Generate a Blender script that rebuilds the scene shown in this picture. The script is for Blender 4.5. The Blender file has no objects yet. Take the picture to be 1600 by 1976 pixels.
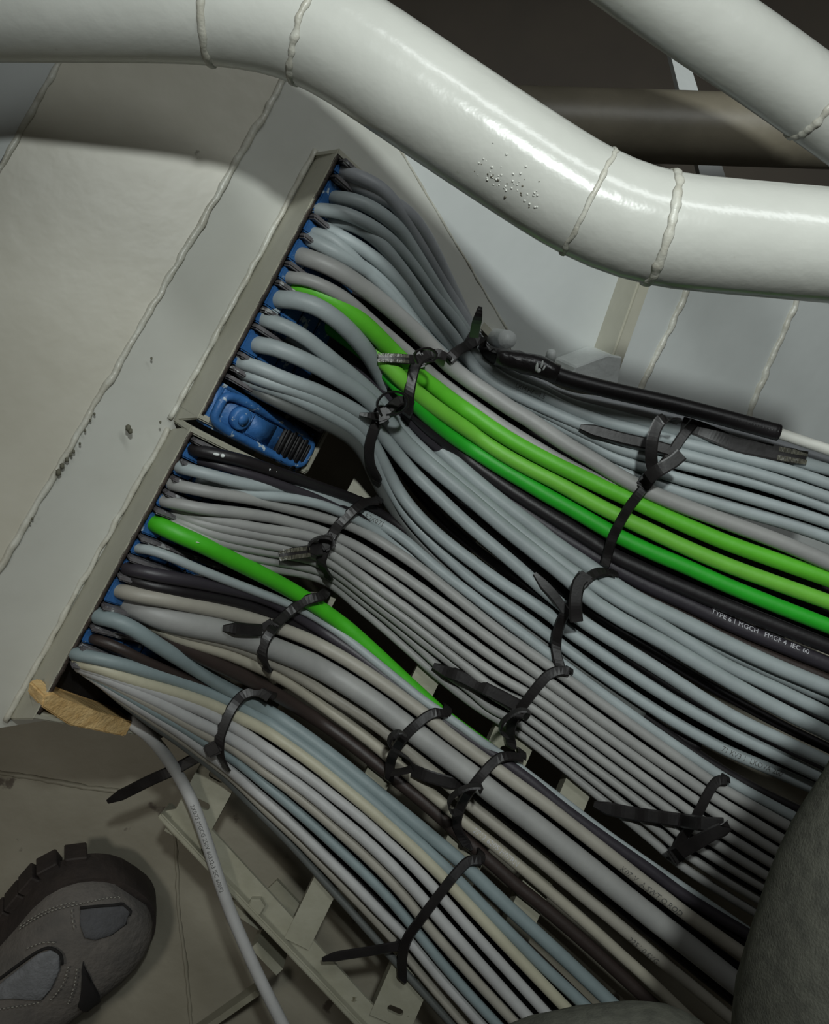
import bpy, bmesh, math, random
from mathutils import Vector, Matrix, noise
from mathutils.bvhtree import BVHTree

random.seed(7)
S = bpy.context.scene
COL = S.collection
V = Vector

# ------------------------------------------------------------------ camera, world, lights, exposure
CAMZ, F = 1.0, 2000.0
cam_d = bpy.data.cameras.new('camera'); cam = bpy.data.objects.new('camera', cam_d); COL.objects.link(cam)
cam.location = (0, 0, CAMZ); cam.rotation_euler = (0, 0, 0)
cam_d.sensor_fit = 'HORIZONTAL'; cam_d.sensor_width = 36.0; cam_d.lens = 36.0 * F / 1600.0
cam_d.clip_start = 0.02; cam_d.clip_end = 50
S.camera = cam

w = bpy.data.worlds.new('world'); S.world = w; w.use_nodes = True
w.node_tree.nodes['Background'].inputs[0].default_value = (1.0, 0.93, 0.80, 1)
w.node_tree.nodes['Background'].inputs[1].default_value = 0.032

def area(name, loc, target, size, power, col):
    d = bpy.data.lights.new(name, 'AREA'); d.shape = 'RECTANGLE'; d.size = size[0]; d.size_y = size[1]
    d.energy = power; d.color = col
    o = bpy.data.objects.new(name, d); COL.objects.link(o); o.location = loc
    o.rotation_euler = (V(target) - V(loc)).to_track_quat('-Z', 'Y').to_euler()
    return o
def spot(name, loc, target, angle, blend, radius, power, col):
    d = bpy.data.lights.new(name, 'SPOT'); d.spot_size = math.radians(angle); d.spot_blend = blend; d.shadow_soft_size = radius
    d.energy = power; d.color = col
    o = bpy.data.objects.new(name, d); COL.objects.link(o); o.location = loc
    o.rotation_euler = (V(target) - V(loc)).to_track_quat('-Z', 'Y').to_euler()
    return o
spot('work_lamp', (0.12, 0.345, 1.40), (0.29, 0.13, 0.1), 76, 1.0, 0.03, 39.0, (0.94, 1.0, 0.98))
area('strip_lamp', (0.55, 0.80, 1.35), (0.1, 0.1, 0.15), (0.9, 0.14), 5.6, (0.95, 1.0, 1.0))
spot('deck_fill_spot', (-0.62, -0.05, 1.5), (-0.44, -0.30, 0.0), 36, 1.0, 0.1, 16.0, (1.0, 0.96, 0.86))  # added fill, brightens only the left deck and shoe; no such source known

S.view_settings.view_transform = 'Standard'; S.view_settings.look = 'None'
S.view_settings.exposure = -0.14; S.view_settings.gamma = 1.0; S.view_settings.use_curve_mapping = False

# ------------------------------------------------------------------ helpers
def at(px, py, z):
    k = (CAMZ - z) / F
    return V(((px - 800) * k, (988 - py) * k, z))
def ray(px, py):
    return V(((px - 800) / F, (988 - py) / F, -1.0))
class Plane:
    def __init__(s, a, b, c):
        s.p = V(a); s.n = (V(b) - V(a)).cross(V(c) - V(a)).normalized()
        if s.n.z < 0: s.n = -s.n
    def hit(s, px, py):
        o = V((0, 0, CAMZ)); d = ray(px, py)
        return o + d * ((s.p - o).dot(s.n) / d.dot(s.n))
def to_px(p):
    k = F / (CAMZ - p.z)
    return (800 + p.x * k, 988 - p.y * k)

def srgb(c):
    f = lambda u: (u / 255 / 12.92) if u / 255 <= 0.04045 else ((u / 255 + 0.055) / 1.055) ** 2.4
    return (f(c[0]), f(c[1]), f(c[2]), 1)

MATS = {}
def mat(name, col, rough=0.5, col2=None, scale=30.0, spread=(0.35, 0.7), bump=0.0, bscale=60.0, metallic=0.0,
        detail=4.0, spec=0.5, specks=None, speck_scale=90, speck_thr=0.68, stretch=None, coat=0.0):
    if name in MATS: return MATS[name]
    m = bpy.data.materials.new(name); m.use_nodes = True; MATS[name] = m
    nt = m.node_tree; b = nt.nodes['Principled BSDF']
    b.inputs['Roughness'].default_value = rough; b.inputs['Metallic'].default_value = metallic
    b.inputs['Specular IOR Level'].default_value = spec
    if coat: b.inputs['Coat Weight'].default_value = coat; b.inputs['Coat Roughness'].default_value = 0.2
    tc = nt.nodes.new('ShaderNodeTexCoord'); src = tc.outputs['Object']
    if stretch:
        mp = nt.nodes.new('ShaderNodeMapping'); mp.inputs['Scale'].default_value = stretch
        nt.links.new(src, mp.inputs[0]); src = mp.outputs[0]
    out = None
    if col2 is not None:
        n = nt.nodes.new('ShaderNodeTexNoise'); n.inputs['Scale'].default_value = scale; n.inputs['Detail'].default_value = detail
        n.inputs['Roughness'].default_value = 0.6
        nt.links.new(src, n.inputs['Vector'])
        r = nt.nodes.new('ShaderNodeValToRGB')
        r.color_ramp.elements[0].position = spread[0]; r.color_ramp.elements[1].position = spread[1]
        r.color_ramp.elements[0].color = srgb(col); r.color_ramp.elements[1].color = srgb(col2)
        nt.links.new(n.outputs['Fac'], r.inputs[0]); out = r.outputs[0]
    if specks is not None:
        n2 = nt.nodes.new('ShaderNodeTexNoise'); n2.inputs['Scale'].default_value = speck_scale; n2.inputs['Detail'].default_value = 5
        nt.links.new(src, n2.inputs['Vector'])
        r2 = nt.nodes.new('ShaderNodeValToRGB')
        r2.color_ramp.elements[0].position = speck_thr; r2.color_ramp.elements[1].position = speck_thr + 0.03
        r2.color_ramp.elements[0].color = (0, 0, 0, 1); r2.color_ramp.elements[1].color = (1, 1, 1, 1)
        nt.links.new(n2.outputs['Fac'], r2.inputs[0])
        mx = nt.nodes.new('ShaderNodeMix'); mx.data_type = 'RGBA'
        nt.links.new(r2.outputs[0], mx.inputs['Factor'])
        if out is None: mx.inputs['A'].default_value = srgb(col)
        else: nt.links.new(out, mx.inputs['A'])
        mx.inputs['B'].default_value = srgb(specks); out = mx.outputs['Result']
    if out is None: b.inputs['Base Color'].default_value = srgb(col)
    else: nt.links.new(out, b.inputs['Base Color'])
    if bump > 0:
        n3 = nt.nodes.new('ShaderNodeTexNoise'); n3.inputs['Scale'].default_value = bscale; n3.inputs['Detail'].default_value = 3
        nt.links.new(src, n3.inputs['Vector'])
        bp = nt.nodes.new('ShaderNodeBump'); bp.inputs['Strength'].default_value = bump; bp.inputs['Distance'].default_value = 0.004
        nt.links.new(n3.outputs['Fac'], bp.inputs['Height']); nt.links.new(bp.outputs[0], b.inputs['Normal'])
    return m

PAINT = mat('bulkhead_paint', (174, 170, 155), 0.42, (188, 185, 172), 9, (0.3, 0.75), 0.12, 45, specks=(112, 108, 96), speck_scale=46, speck_thr=0.735)
PAINTC = mat('coaming_plate_paint', (180, 180, 172), 0.42, (192, 193, 186), 9, (0.3, 0.75), 0.12, 45, specks=(118, 114, 102), speck_scale=46, speck_thr=0.74)
PAINTB = mat('plate_paint', (186, 190, 188), 0.4, (198, 202, 200), 8, (0.3, 0.75), 0.12, 40)
PIPEW = mat('pipe_paint', (190, 191, 184), 0.22, (200, 201, 194), 12, (0.3, 0.7), 0.10, 90, specks=(170, 168, 158), speck_scale=60, speck_thr=0.72)
PIPEB = mat('shaded_brown_pipe', (112, 106, 92), 0.45, (130, 123, 107), 14, (0.35, 0.7), 0.1, 60)  # brown paint darkened to stand in for shade behind the white pipes
FRAMEP = mat('frame_paint', (170, 168, 152), 0.45, (182, 180, 166), 14, (0.3, 0.7), 0.12, 60, specks=(90, 84, 70), speck_scale=70, speck_thr=0.74)
WELD = mat('weld_paint', (196, 196, 186), 0.38, (178, 175, 162), 60, (0.35, 0.65), 0.3, 120)
DECK = mat('deck_paint', (128, 123, 108), 0.6, (148, 144, 130), 7, (0.3, 0.72), 0.2, 60, specks=(84, 76, 66), speck_scale=22, speck_thr=0.66)
VOIDM = mat('void_shade_brown', (74, 66, 56), 0.75, (62, 55, 48), 5, (0.3, 0.7), 0.1, 30)  # dark brown carries the shade of the void in its colour
LADDERM = mat('ladder_paint', (156, 154, 138), 0.5, (140, 138, 120), 30, (0.35, 0.7), 0.15, 80, specks=(92, 88, 66), speck_scale=50, speck_thr=0.7)
RUST = mat('scorched_edge', (44, 38, 34), 0.7, (70, 58, 50), 60, (0.35, 0.7), 0.6, 140)
BLUE = mat('blue_rubber', (54, 104, 160), 0.5, (42, 90, 146), 50, (0.35, 0.7), 0.25, 120, specks=(176, 190, 198), speck_scale=130, speck_thr=0.63)
STAY = mat('stay_plate_grey', (120, 118, 120), 0.4, (92, 88, 90), 60, (0.35, 0.7), 0.2, 100, specks=(186, 188, 188), speck_scale=130, speck_thr=0.61)
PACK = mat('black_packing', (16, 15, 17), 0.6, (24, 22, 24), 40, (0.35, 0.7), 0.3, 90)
WOOD = mat('raw_wood', (196, 160, 104), 0.65, (222, 192, 138), 22, (0.3, 0.7), 0.3, 60, stretch=(1.0, 6.0, 6.0))
TIE = mat('black_nylon', (24, 22, 22), 0.42, (32, 29, 29), 60, (0.35, 0.7), 0.05, 120, spec=0.4)
TIEC = mat('grey_nylon_tip', (96, 94, 82), 0.35, (70, 68, 58), 160, (0.4, 0.6), 0.3, 200)
WHITE = mat('white_plaster', (214, 218, 216), 0.5, (196, 200, 198), 30, (0.35, 0.7), 0.3, 90)
SOLE = mat('shoe_rubber', (44, 38, 36), 0.75, (56, 48, 44), 40, (0.35, 0.7), 0.3, 120)
SUEDE = mat('shoe_suede', (92, 89, 86), 0.9, (112, 107, 102), 34, (0.35, 0.7), 0.35, 180, spec=0.2)
SUEDEB = mat('shoe_suede_blue', (78, 78, 80), 0.9, (88, 89, 92), 40, (0.35, 0.7), 0.35, 200, spec=0.2)
MESHF = mat('shoe_grey_panel', (108, 110, 113), 0.85, (120, 122, 126), 120, (0.4, 0.6), 0.3, 400, spec=0.2)
DARKF = mat('shoe_dark_lining', (26, 24, 24), 0.9)
THREAD = mat('stitch_thread', (140, 138, 130), 0.8)
CLOTH = mat('trouser_cloth', (104, 104, 95), 0.95, (88, 88, 81), 120, (0.4, 0.65), 0.18, 700, spec=0.1)
INKD = mat('dark_ink', (84, 84, 82), 0.6)
INKW = mat('white_ink', (186, 186, 190), 0.6)

CC = {}
def cmat(key):
    base = dict(bg=(158, 167, 168), g=(152, 152, 149), wg=(160, 156, 145), cr=(182, 178, 156), lg=(176, 176, 175), bt=(132, 146, 148),
                dk=(92, 95, 93), bk=(30, 27, 29), pb=(52, 48, 54), br=(52, 43, 40), gr1=(92, 186, 44), gr2=(112, 190, 62),
                gr3=(38, 170, 38), grl=(66, 176, 30), wt=(214, 214, 206), tg=(168, 163, 148), lp=(154, 157, 161))[key]
    c2 = tuple(max(0, int(v * 0.94) - 1) for v in base)
    rough = 0.5 if key not in ('bk', 'pb', 'br') else 0.45
    return mat('cable_' + key, base, rough, c2, 26, (0.35, 0.7), 0.06, 160, spec=0.45)

def link(o, parent=None, label=None, cat=None, group=None, kind=None):
    COL.objects.link(o)
    if parent is not None: o.parent = parent
    if label: o['label'] = label
    if cat: o['category'] = cat
    if group: o['group'] = group
    if kind: o['kind'] = kind
    return o
def obj(name, bm, m, parent=None, smooth=True, **kw):
    me = bpy.data.meshes.new(name)
    bmesh.ops.recalc_face_normals(bm, faces=bm.faces)
    bm.to_mesh(me); bm.free()
    for ml in (m if isinstance(m, (list, tuple)) else [m]): me.materials.append(ml)
    if smooth:
        for p in me.polygons: p.use_smooth = True
    o = bpy.data.objects.new(name, me)
    return link(o, parent, **kw)
def empty(name, loc, **kw):
    o = bpy.data.objects.new(name, None); o.location = loc; o.empty_display_size = 0.02
    link(o, **kw); bpy.context.view_layer.update()
    return o
def own(o, parent):          # keep world placement under a parent empty
    o.parent = parent; o.matrix_parent_inverse = Matrix.Translation(-parent.location)

def catmull(pts, step):
    P = [V(p) for p in pts]
    if len(P) < 3: 
        n = max(2, int((P[1] - P[0]).length / step)); return [P[0].lerp(P[1], i / n) for i in range(n + 1)]
    out = []
    for i in range(len(P) - 1):
        p0 = P[i - 1] if i else P[0] * 2 - P[1]
        p1, p2 = P[i], P[i + 1]
        p3 = P[i + 2] if i + 2 < len(P) else P[-1] * 2 - P[-2]
        n = max(1, int((p2 - p1).length / step))
        for k in range(n):
            t = k / n
            out.append(0.5 * ((2 * p1) + (p2 - p0) * t + (2 * p0 - 5 * p1 + 4 * p2 - p3) * t * t + (3 * p1 - p0 - 3 * p2 + p3) * t ** 3))
    out.append(P[-1].copy())
    return out
def smooth_list(P, it=1):
    for _ in range(it):
        Q = [P[0]]
        for i in range(1, len(P) - 1): Q.append(P[i - 1] * 0.25 + P[i] * 0.5 + P[i + 1] * 0.25)
        Q.append(P[-1]); P = Q
    return P
def frames(P, up=V((0, 0, 1))):
    T = []
    for i in range(len(P)):
        a = P[max(0, i - 1)]; b = P[min(len(P) - 1, i + 1)]
        d = b - a
        T.append(d.normalized() if d.length > 1e-9 else V((1, 0, 0)))
    out = []
    n = None
    for t in T:
        if n is None:
            n = up - t * up.dot(t)
            if n.length < 1e-4: n = V((1, 0, 0)) - t * t.x
        else:
            n = n - t * n.dot(t)
        n.normalize(); out.append((t, n.copy(), t.cross(n)))
    return out
def add_tube(bm, P, R, sides=12, caps=True):
    fr = frames(P); rings = []
    for i, p in enumerate(P):
        r = R(i) if callable(R) else (R[i] if isinstance(R, (list, tuple)) else R)
        t, n, b = fr[i]
        rings.append([bm.verts.new(p + (n * math.cos(2 * math.pi * k / sides) + b * math.sin(2 * math.pi * k / sides)) * r) for k in range(sides)])
    for i in range(len(rings) - 1):
        for k in range(sides):
            bm.faces.new((rings[i][k], rings[i][(k + 1) % sides], rings[i + 1][(k + 1) % sides], rings[i + 1][k]))
    if caps:
        bm.faces.new(rings[0][::-1]); bm.faces.new(rings[-1])
def add_prism(bm, top, off):
    a = [bm.verts.new(V(p)) for p in top]; b = [bm.verts.new(V(p) + off) for p in top]
    bm.faces.new(a); bm.faces.new(b[::-1]); n = len(a)
    for i in range(n): bm.faces.new((a[i], a[(i + 1) % n], b[(i + 1) % n], b[i]))
def add_box(bm, c, ax, ay, az, hx, hy, hz):
    vs = []
    for sx, sy, sz in ((-1, -1, -1), (1, -1, -1), (1, 1, -1), (-1, 1, -1), (-1, -1, 1), (1, -1, 1), (1, 1, 1), (-1, 1, 1)):
        vs.append(bm.verts.new(V(c) + ax * hx * sx + ay * hy * sy + az * hz * sz))
    for f in ((0, 3, 2, 1), (4, 5, 6, 7), (0, 1, 5, 4), (1, 2, 6, 5), (2, 3, 7, 6), (3, 0, 4, 7)): bm.faces.new([vs[i] for i in f])
    return vs
def bevel(bm, w, seg=2):
    bmesh.ops.bevel(bm, geom=bm.edges[:], offset=w, segments=seg, affect='EDGES', clamp_overlap=True)
def add_ribbon(bm, P, W, th, wid):
    """flat strap: P centre line, W list of width directions"""
    rings = []
    for i, p in enumerate(P):
        a = P[max(0, i - 1)]; b = P[min(len(P) - 1, i + 1)]; t = (b - a).normalized()
        wd = W[i] - t * W[i].dot(t)
        if wd.length < 1e-5: wd = t.orthogonal()
        wd.normalize(); nn = t.cross(wd)
        ww = wid[i] if isinstance(wid, list) else wid
        rings.append([bm.verts.new(p + wd * ww * a_ + nn * th * b_) for a_, b_ in ((-.5, -.35), (-.38, .5), (.38, .5), (.5, -.35), (.38, -.5), (-.38, -.5))])
    n = 6
    for i in range(len(rings) - 1):
        for k in range(n): bm.faces.new((rings[i][k], rings[i][(k + 1) % n], rings[i + 1][(k + 1) % n], rings[i + 1][k]))
    bm.faces.new(rings[0][::-1]); bm.faces.new(rings[-1])
def weld(name, pts, r, parent, m=None, step=0.004, seed=0.0):
    P = catmull(pts, step); bm = bmesh.new()
    P = [p + V((noise.noise(p * 90 + V((seed, 0, 0))), noise.noise(p * 90 + V((0, 5 + seed, 0))), 0)) * r * 0.35 for p in P]
    add_tube(bm, P, lambda i: r * (0.62 + 0.22 * noise.noise(P[i] * 120) + 0.04 * math.sin(i * 1.7)), 8)
    return obj(name, bm, m or WELD, parent)

# ------------------------------------------------------------------ base geometry of the corner
ZL = 0.12                                   # top of the ladder rungs
crA, crB = at(552, 148, 0.262), at(20, 1062, 0.262)
d2 = (crA - crB).normalized()
PA = Plane(crA, crB, at(890, 490, 0.150))    # plate that carries the transit coamings
PL = Plane(crA, crB, at(110, 130, 0.300))    # left bulkhead panel
K0, K1 = PA.hit(770, 285), PA.hit(893, 492)
PR = Plane(K0, K1, at(1600, 720, -0.07))     # plate on the right with stiffeners
E0, E1 = at(655, 285, 0.275), at(60, 1388, 0.275)
ev = V((1300, -812, -2000)).normalized(); dE = (E0 - E1).normalized()
ev = (ev - dE * ev.dot(dE)).normalized()
nv = dE.cross(ev); nv = nv if nv.z > 0 else -nv
PF = Plane(E0, E1, E0 + ev)                  # face of the cable transits
PFi = Plane(E0 - nv * 0.012, E1 - nv * 0.012, E0 + ev - nv * 0.012)

def poly(name, pts, off, m, kind='structure', parent=None, **kw):
    bm = bmesh.new(); add_prism(bm, pts, off)
    return obj(name, bm, m, parent, smooth=False, kind=kind, **kw)

# floor and the dark void beyond the plates
fl = bmesh.new(); add_prism(fl, [V((-1.3, -1.3, 0)), V((1.3, -1.3, 0)), V((1.3, -0.16, 0)), V((.25, -0.06, 0)), V((0.03, 0.10, 0)), V((-1.3, 0.12, 0))], V((0, 0, -0.012)))
floor = obj('floor', fl, DECK, None, smooth=False, kind='structure')
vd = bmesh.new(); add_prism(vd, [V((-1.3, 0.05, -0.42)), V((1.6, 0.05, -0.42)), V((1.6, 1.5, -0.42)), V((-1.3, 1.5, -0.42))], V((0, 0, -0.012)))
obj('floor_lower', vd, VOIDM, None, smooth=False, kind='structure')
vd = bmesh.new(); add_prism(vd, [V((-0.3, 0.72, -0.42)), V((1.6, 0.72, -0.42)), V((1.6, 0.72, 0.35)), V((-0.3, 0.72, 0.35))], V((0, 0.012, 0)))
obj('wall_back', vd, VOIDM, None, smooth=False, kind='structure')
weld('floor_seam', [at(-60, 1482, 0.0), at(60, 1500, 0.0), at(185, 1522, 0.0), at(260, 1530, 0.0)], 0.004, floor, DECK)
weld('floor_seam', [at(338, 1600, 0.0), at(345, 1750, 0.0), at(358, 1860, 0.0), at(372, 2010, 0.0)], 0.003, floor, DECK)
# rusty-brown deck patch under the ladder end
# left bulkhead panel
dn = V((0, 0, -0.012))
wl = poly('wall_left', [crA + d2 * 0.28, crB - d2 * 0.16, PL.hit(-140, 1330), PL.hit(-190, 640), PL.hit(112, 125), PL.hit(170, 18), PL.hit(260, -250)], dn, PAINT)
# outer fold of the left bulkhead
fa, fb = PL.hit(170, 18), PL.hit(-190, 640)
o1 = fa + V((-0.22, 0.02, -0.035)); o2 = fb + V((-0.22, 0.02, -0.035))
bm = bmesh.new(); add_prism(bm, [fa, o1, o2, fb], dn); obj('fold_plate', bm, PAINTB, wl, smooth=False)
weld('weld_seam', [PL.hit(168, 22), PL.hit(112, 125), PL.hit(55, 225), PL.hit(0, 325), PL.hit(-60, 430)], 0.0035, wl)
weld('weld_seam', [crA + d2 * 0.05 + V((0, 0, .001)), crA + V((0, 0, .001)), crA.lerp(crB, .33), crA.lerp(crB, .66), crB, crB - d2 * 0.10], 0.0042, wl)
# chips along the weld
bm = bmesh.new()
for (x, y, r) in ((117, 912, 7), (124, 900, 6), (133, 888, 5), (141, 878, 4), (146, 872, 4), (158, 857, 3), (168, 832, 3), (178, 812, 3), (186, 800, 3), (67, 1001, 3), (62, 1010, 2), (248, 826, 7), (252, 832, 6), (293, 692, 3), (265, 985, 3), (310, 815, 3)):
    p = PL.hit(x, y) + V((0, 0, .0045 if x < 200 else .001))
    bmesh.ops.create_icosphere(bm, subdivisions=1, radius=r * 0.00033, matrix=Matrix.Translation(p) @ Matrix.Diagonal((1, 1.3, 0.8, 1)))
obj('chipped_paint', bm, mat('chip', (92, 90, 76), 0.8), wl, kind='stuff')

# plate that carries the transits (bends down to the right plate)
bt0, bt1 = PA.hit(745, 228), PA.hit(330, 1440)
wr = poly('wall_right', [crA + d2 * 0.28, PA.hit(640, 70), K0 + (K0 - K1) * 0.25, K0, K1, K1 + (K1 - K0) * 0.8, PA.hit(770, 640), PA.hit(500, 850), PA.hit(200, 1372), crB - d2 * 0.16], dn, PAINTC)
# right plate with stiffeners
kx = K1 + (K1 - K0) * 0.8
wb = poly('wall_right', [K0 + (K0 - K1) * 0.12, PR.hit(1010, 330), PR.hit(1700, 420), PR.hit(1750, 1300), PR.hit(1050, 1050), kx], dn, PAINTB)
weld('weld_seam', [K0, K0.lerp(K1, .5), K1, kx], 0.0016, wb)
weld('weld_seam', [PR.hit(1335, 520), PR.hit(1312, 590), PR.hit(1285, 650), PR.hit(1258, 705), PR.hit(1230, 762), PR.hit(1200, 830)], 0.0055, wb, seed=3)
weld('weld_seam', [PR.hit(1545, 560), PR.hit(1520, 620), PR.hit(1490, 690), PR.hit(1465, 750), PR.hit(1438, 815)], 0.006, wb, seed=4)
# stiffener bar
g0, g1 = PR.hit(1232, 500), PR.hit(1146, 745)
sd = (g1 - g0).normalized(); sn = PR.n; sx = sd.cross(sn).normalized()
if sx.x < 0: sx = -sx
bm = bmesh.new(); add_box(bm, (g0 + g1) / 2 - sx * 0.007 + sn * 0.014, sd, sx, sn, (g1 - g0).length / 2, 0.007, 0.016); bevel(bm, 0.002)
tr = obj('trim_1', bm, FRAMEP, None, smooth=False, kind='structure')
# lower plate step left of the stiffener
# white gusset at its foot
bm = bmesh.new()
gp = [PR.hit(x, y) + sn * 0.034 for x, y in ((1160, 672), (1132, 668), (1072, 690), (1062, 712), (1100, 740), (1150, 738))]
add_prism(bm, gp, -sn * 0.034); bevel(bm, 0.0012, 1); obj('gusset_plate', bm, WHITE, tr, smooth=False)
bm = bmesh.new(); add_tube(bm, [at(1060, 700, .14), at(1064, 684, .15), at(1066, 676, .152)], [.0045, .0045, .003], 10); obj('gusset_stud', bm, WHITE, tr)
# plaster coated stub beside the first tie
bm = bmesh.new(); P = [PR.hit(955, 655), PR.hit(945, 645) + sn * .02, PR.hit(940, 638) + sn * .034, PR.hit(938, 636) + sn * .038]
add_tube(bm, catmull(P, .004), lambda i: .0095 - .0002 * i, 14)
obj('stud_bolt', bm, WHITE, None, label='short paint-coated white stud beside the upright tie tail of the top bundle', cat='stud')

# ------------------------------------------------------------------ cable transit frames
def on_face(px, py, lift=0.0):
    return PF.hit(px, py) + nv * lift
def transit(name, label, a_px, b_px, stays, extra):
    root = empty(name, PA.hit(*((a_px[0] + b_px[0]) / 2, (a_px[1] + b_px[1]) / 2)), label=label, cat='cable transit', group='cable transit frames')
    e0, e1 = PF.hit(*a_px), PF.hit(*b_px)
    d = (e0 - e1).normalized()
    depth = 0.125
    # coaming: side plate up from the carrying plate, end plates, lower plate
    def plate(nm, q, th, m=FRAMEP):
        bm = bmesh.new(); add_prism(bm, q, th); bmesh.ops.recalc_face_normals(bm, faces=bm.faces); bevel(bm, 0.0012, 2)
        o = obj(nm, bm, m, None, smooth=False); own(o, root); return o
    s0 = PA.hit(a_px[0] - 45, a_px[1] + 5); s1 = PA.hit(b_px[0] - 51, b_px[1] + 2)
    inw = ((s0 - e0) - d * (s0 - e0).dot(d)).normalized(); nv = -inw
    plate('coaming_side', [e0, e1, s1 + V((0, 0, -.004)), s0 + V((0, 0, -.004))], ev * 0.002)
    for q, sg in ((e0, 1), (e1, -1)):
        a = q; b = q + ev * depth
        plate('coaming_end', [a, b, b - nv * 0.05, a - nv * 0.05], -d * 0.005 * sg)
    q0, q1 = e0 + ev * depth, e1 + ev * depth
    plate('coaming_side', [q0, q1, q1 - nv * 0.05, q0 - nv * 0.05], -ev * 0.005)
    weldp = [s0 + V((0, 0, .001)), s0.lerp(s1, .35) + V((0, 0, .001)), s0.lerp(s1, .7) + V((0, 0, .001)), s1 + V((0, 0, .001))]
    wo = weld('weld_bead', weldp, 0.0034, None, seed=9); own(wo, root)
    # scorched inner edge
    bm = bmesh.new(); i0, i1 = e0 + ev * 0.001 - nv * .0005, e1 + ev * 0.001 - nv * .0005
    add_prism(bm, [i0 - d * .004, i1 + d * .004, i1 + d * .004 + ev * 0.0035, i0 - d * .004 + ev * 0.0035], -nv * 0.008)
    bmesh.ops.subdivide_edges(bm, edges=[e for e in bm.edges if abs((e.verts[0].co - e.verts[1].co).normalized().dot(d)) > .9], cuts=50)
    for v_ in bm.verts: v_.co += (ev * noise.noise(v_.co * 160) + nv * noise.noise(v_.co * 130 + V((3, 3, 3)))) * 0.0011
    o = obj('scorched_edge', bm, RUST, None); own(o, root)
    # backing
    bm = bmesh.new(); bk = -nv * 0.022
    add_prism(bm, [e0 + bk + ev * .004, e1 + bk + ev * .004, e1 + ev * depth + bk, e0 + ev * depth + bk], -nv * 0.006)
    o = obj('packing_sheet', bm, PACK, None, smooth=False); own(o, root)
    # stay plates with blue modules between them
    pos = [((PF.hit(x, y) - e0).dot(-d)) for x, y in stays]
    sp = []
    for u in pos:
        bm = bmesh.new(); c = e0 - d * u + ev * (0.006 + depth / 2 - .008)
        vs = add_box(bm, c - nv * 0.001, ev, d, nv, depth / 2 - 0.008, 0.0019, 0.008)
        bevel(bm, 0.0012, 2)
        o = obj('stay_plate', bm, STAY, None, smooth=False); own(o, root); sp.append(o)
    for i in range(len(pos) - 1):
        g = pos[i + 1] - pos[i] - 0.006
        if g < 0.004: continue
        n = max(3, min(6, int((depth - .012) / max(g, .012))))
        hl = (depth - 0.014) / n / 2
        for k in range(n):
            c = e0 - d * (pos[i] + pos[i + 1]) / 2 + ev * (0.005 + hl * (2 * k + 1))
            bm = bmesh.new(); add_box(bm, c - nv * 0.011, ev, d, nv, hl - .0006, g / 2, 0.011)
            bevel(bm, min(.0012, g * .2), 2)
            o = obj('rubber_module', bm, BLUE, None, smooth=False); own(o, root)
    extra(root, e0, e1, d, depth)
    return root

def extra_upper(root, e0, e1, d, depth):
    # blue compression wedge with its screw boss
    c = PF.hit(452, 800); 
    u = (c - e0).dot(-d)
    c = e0 - d * u
    lo, hi = -0.0165, 0.0165
    body = bmesh.new()
    add_box(body, c + ev * (depth / 2) - nv * .008, ev, d, nv, depth / 2 - .008, .0165, .008); bevel(body, .003, 3)
    o = obj('compression_wedge', body, BLUE, None, label='blue rubber compression wedge with a raised rim and screw boss'); own(o, root)
    # raised rim
    a0, a1 = .011, depth - .012
    ring = []
    for k in range(33):
        t = 2 * math.pi * k / 32
        cx = math.cos(t); cy = math.sin(t)
        px_ = (a0 + a1) / 2 + (a1 - a0) / 2 * math.copysign(abs(cx) ** .35, cx); py_ = .0125 * math.copysign(abs(cy) ** .45, cy)
        ring.append(c + ev * px_ + d * py_ + nv * .0015)
    bm = bmesh.new(); add_tube(bm, ring, .0034, 10, caps=False)
    r = obj('wedge_rim', bm, BLUE, None); r.parent = o
    bm = bmesh.new(); q = c + ev * .033 + nv * .001
    add_tube(bm, [q - nv * .002, q + nv * .004, q + nv * .0048], [.0088, .0085, .007], 24)
    add_tube(bm, [q + nv * .004, q + nv * .0065], [.0045, .0042], 16)
    r = obj('screw_boss', bm, BLUE, None); r.parent = o
    bm = bmesh.new(); add_box(bm, c + ev * .058 + nv * .0005, ev, d, nv, .013, .0085, .0012); bevel(bm, .0008)
    r = obj('wedge_pad', bm, BLUE, None); r.parent = o
    # black module stack beyond the wedge, frayed
    for k in range(5):
        bm = bmesh.new(); add_box(bm, c + d * .0 + ev * (.082 + .007 * k) + nv * (.0005 * (k % 2)), ev, d, nv, .0030, .0165 - .0012 * (k % 3), .004); bevel(bm, .0012)
        q = obj('black_module', bm, PACK, None); own(q, root)
def extra_lower(root, e0, e1, d, depth):
    pass

_s = PA.hit(610, 290) - E0; INW = (_s - dE * _s.dot(dE)).normalized()
upper_stays = [(668, 318), (637, 335), (597, 412), (580, 451), (549, 503), (530, 540), (502, 592), (484, 624), (457, 680), (442, 706), (432, 722)]
lower_stays = [(366, 845), (342, 887), (322, 918), (307, 944), (287, 978), (264, 1034), (240, 1072), (215, 1106), (182, 1164), (165, 1206), (145, 1245), (125, 1276)]
transit('cable_transit', 'upper painted steel cable transit frame with blue modules and an empty blue wedge', (655, 285), (380, 808), upper_stays, extra_upper)
transit('cable_transit', 'lower painted steel cable transit frame with blue modules and a black empty end', (370, 822), (62, 1388), lower_stays, extra_lower)

# wooden wedge in the bottom end of the lower transit
bm = bmesh.new()
wp = [on_face(x, y, .002) for x, y in ((82, 1340), (100, 1334), (128, 1352), (255, 1392), (240, 1420), (132, 1398), (78, 1362))]
add_prism(bm, wp, -nv * 0.022); bevel(bm, .0012, 2)
obj('wooden_wedge', bm, WOOD, None, smooth=False, label='raw split wooden wedge jammed in the bottom end of the lower transit', cat='wedge')

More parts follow.
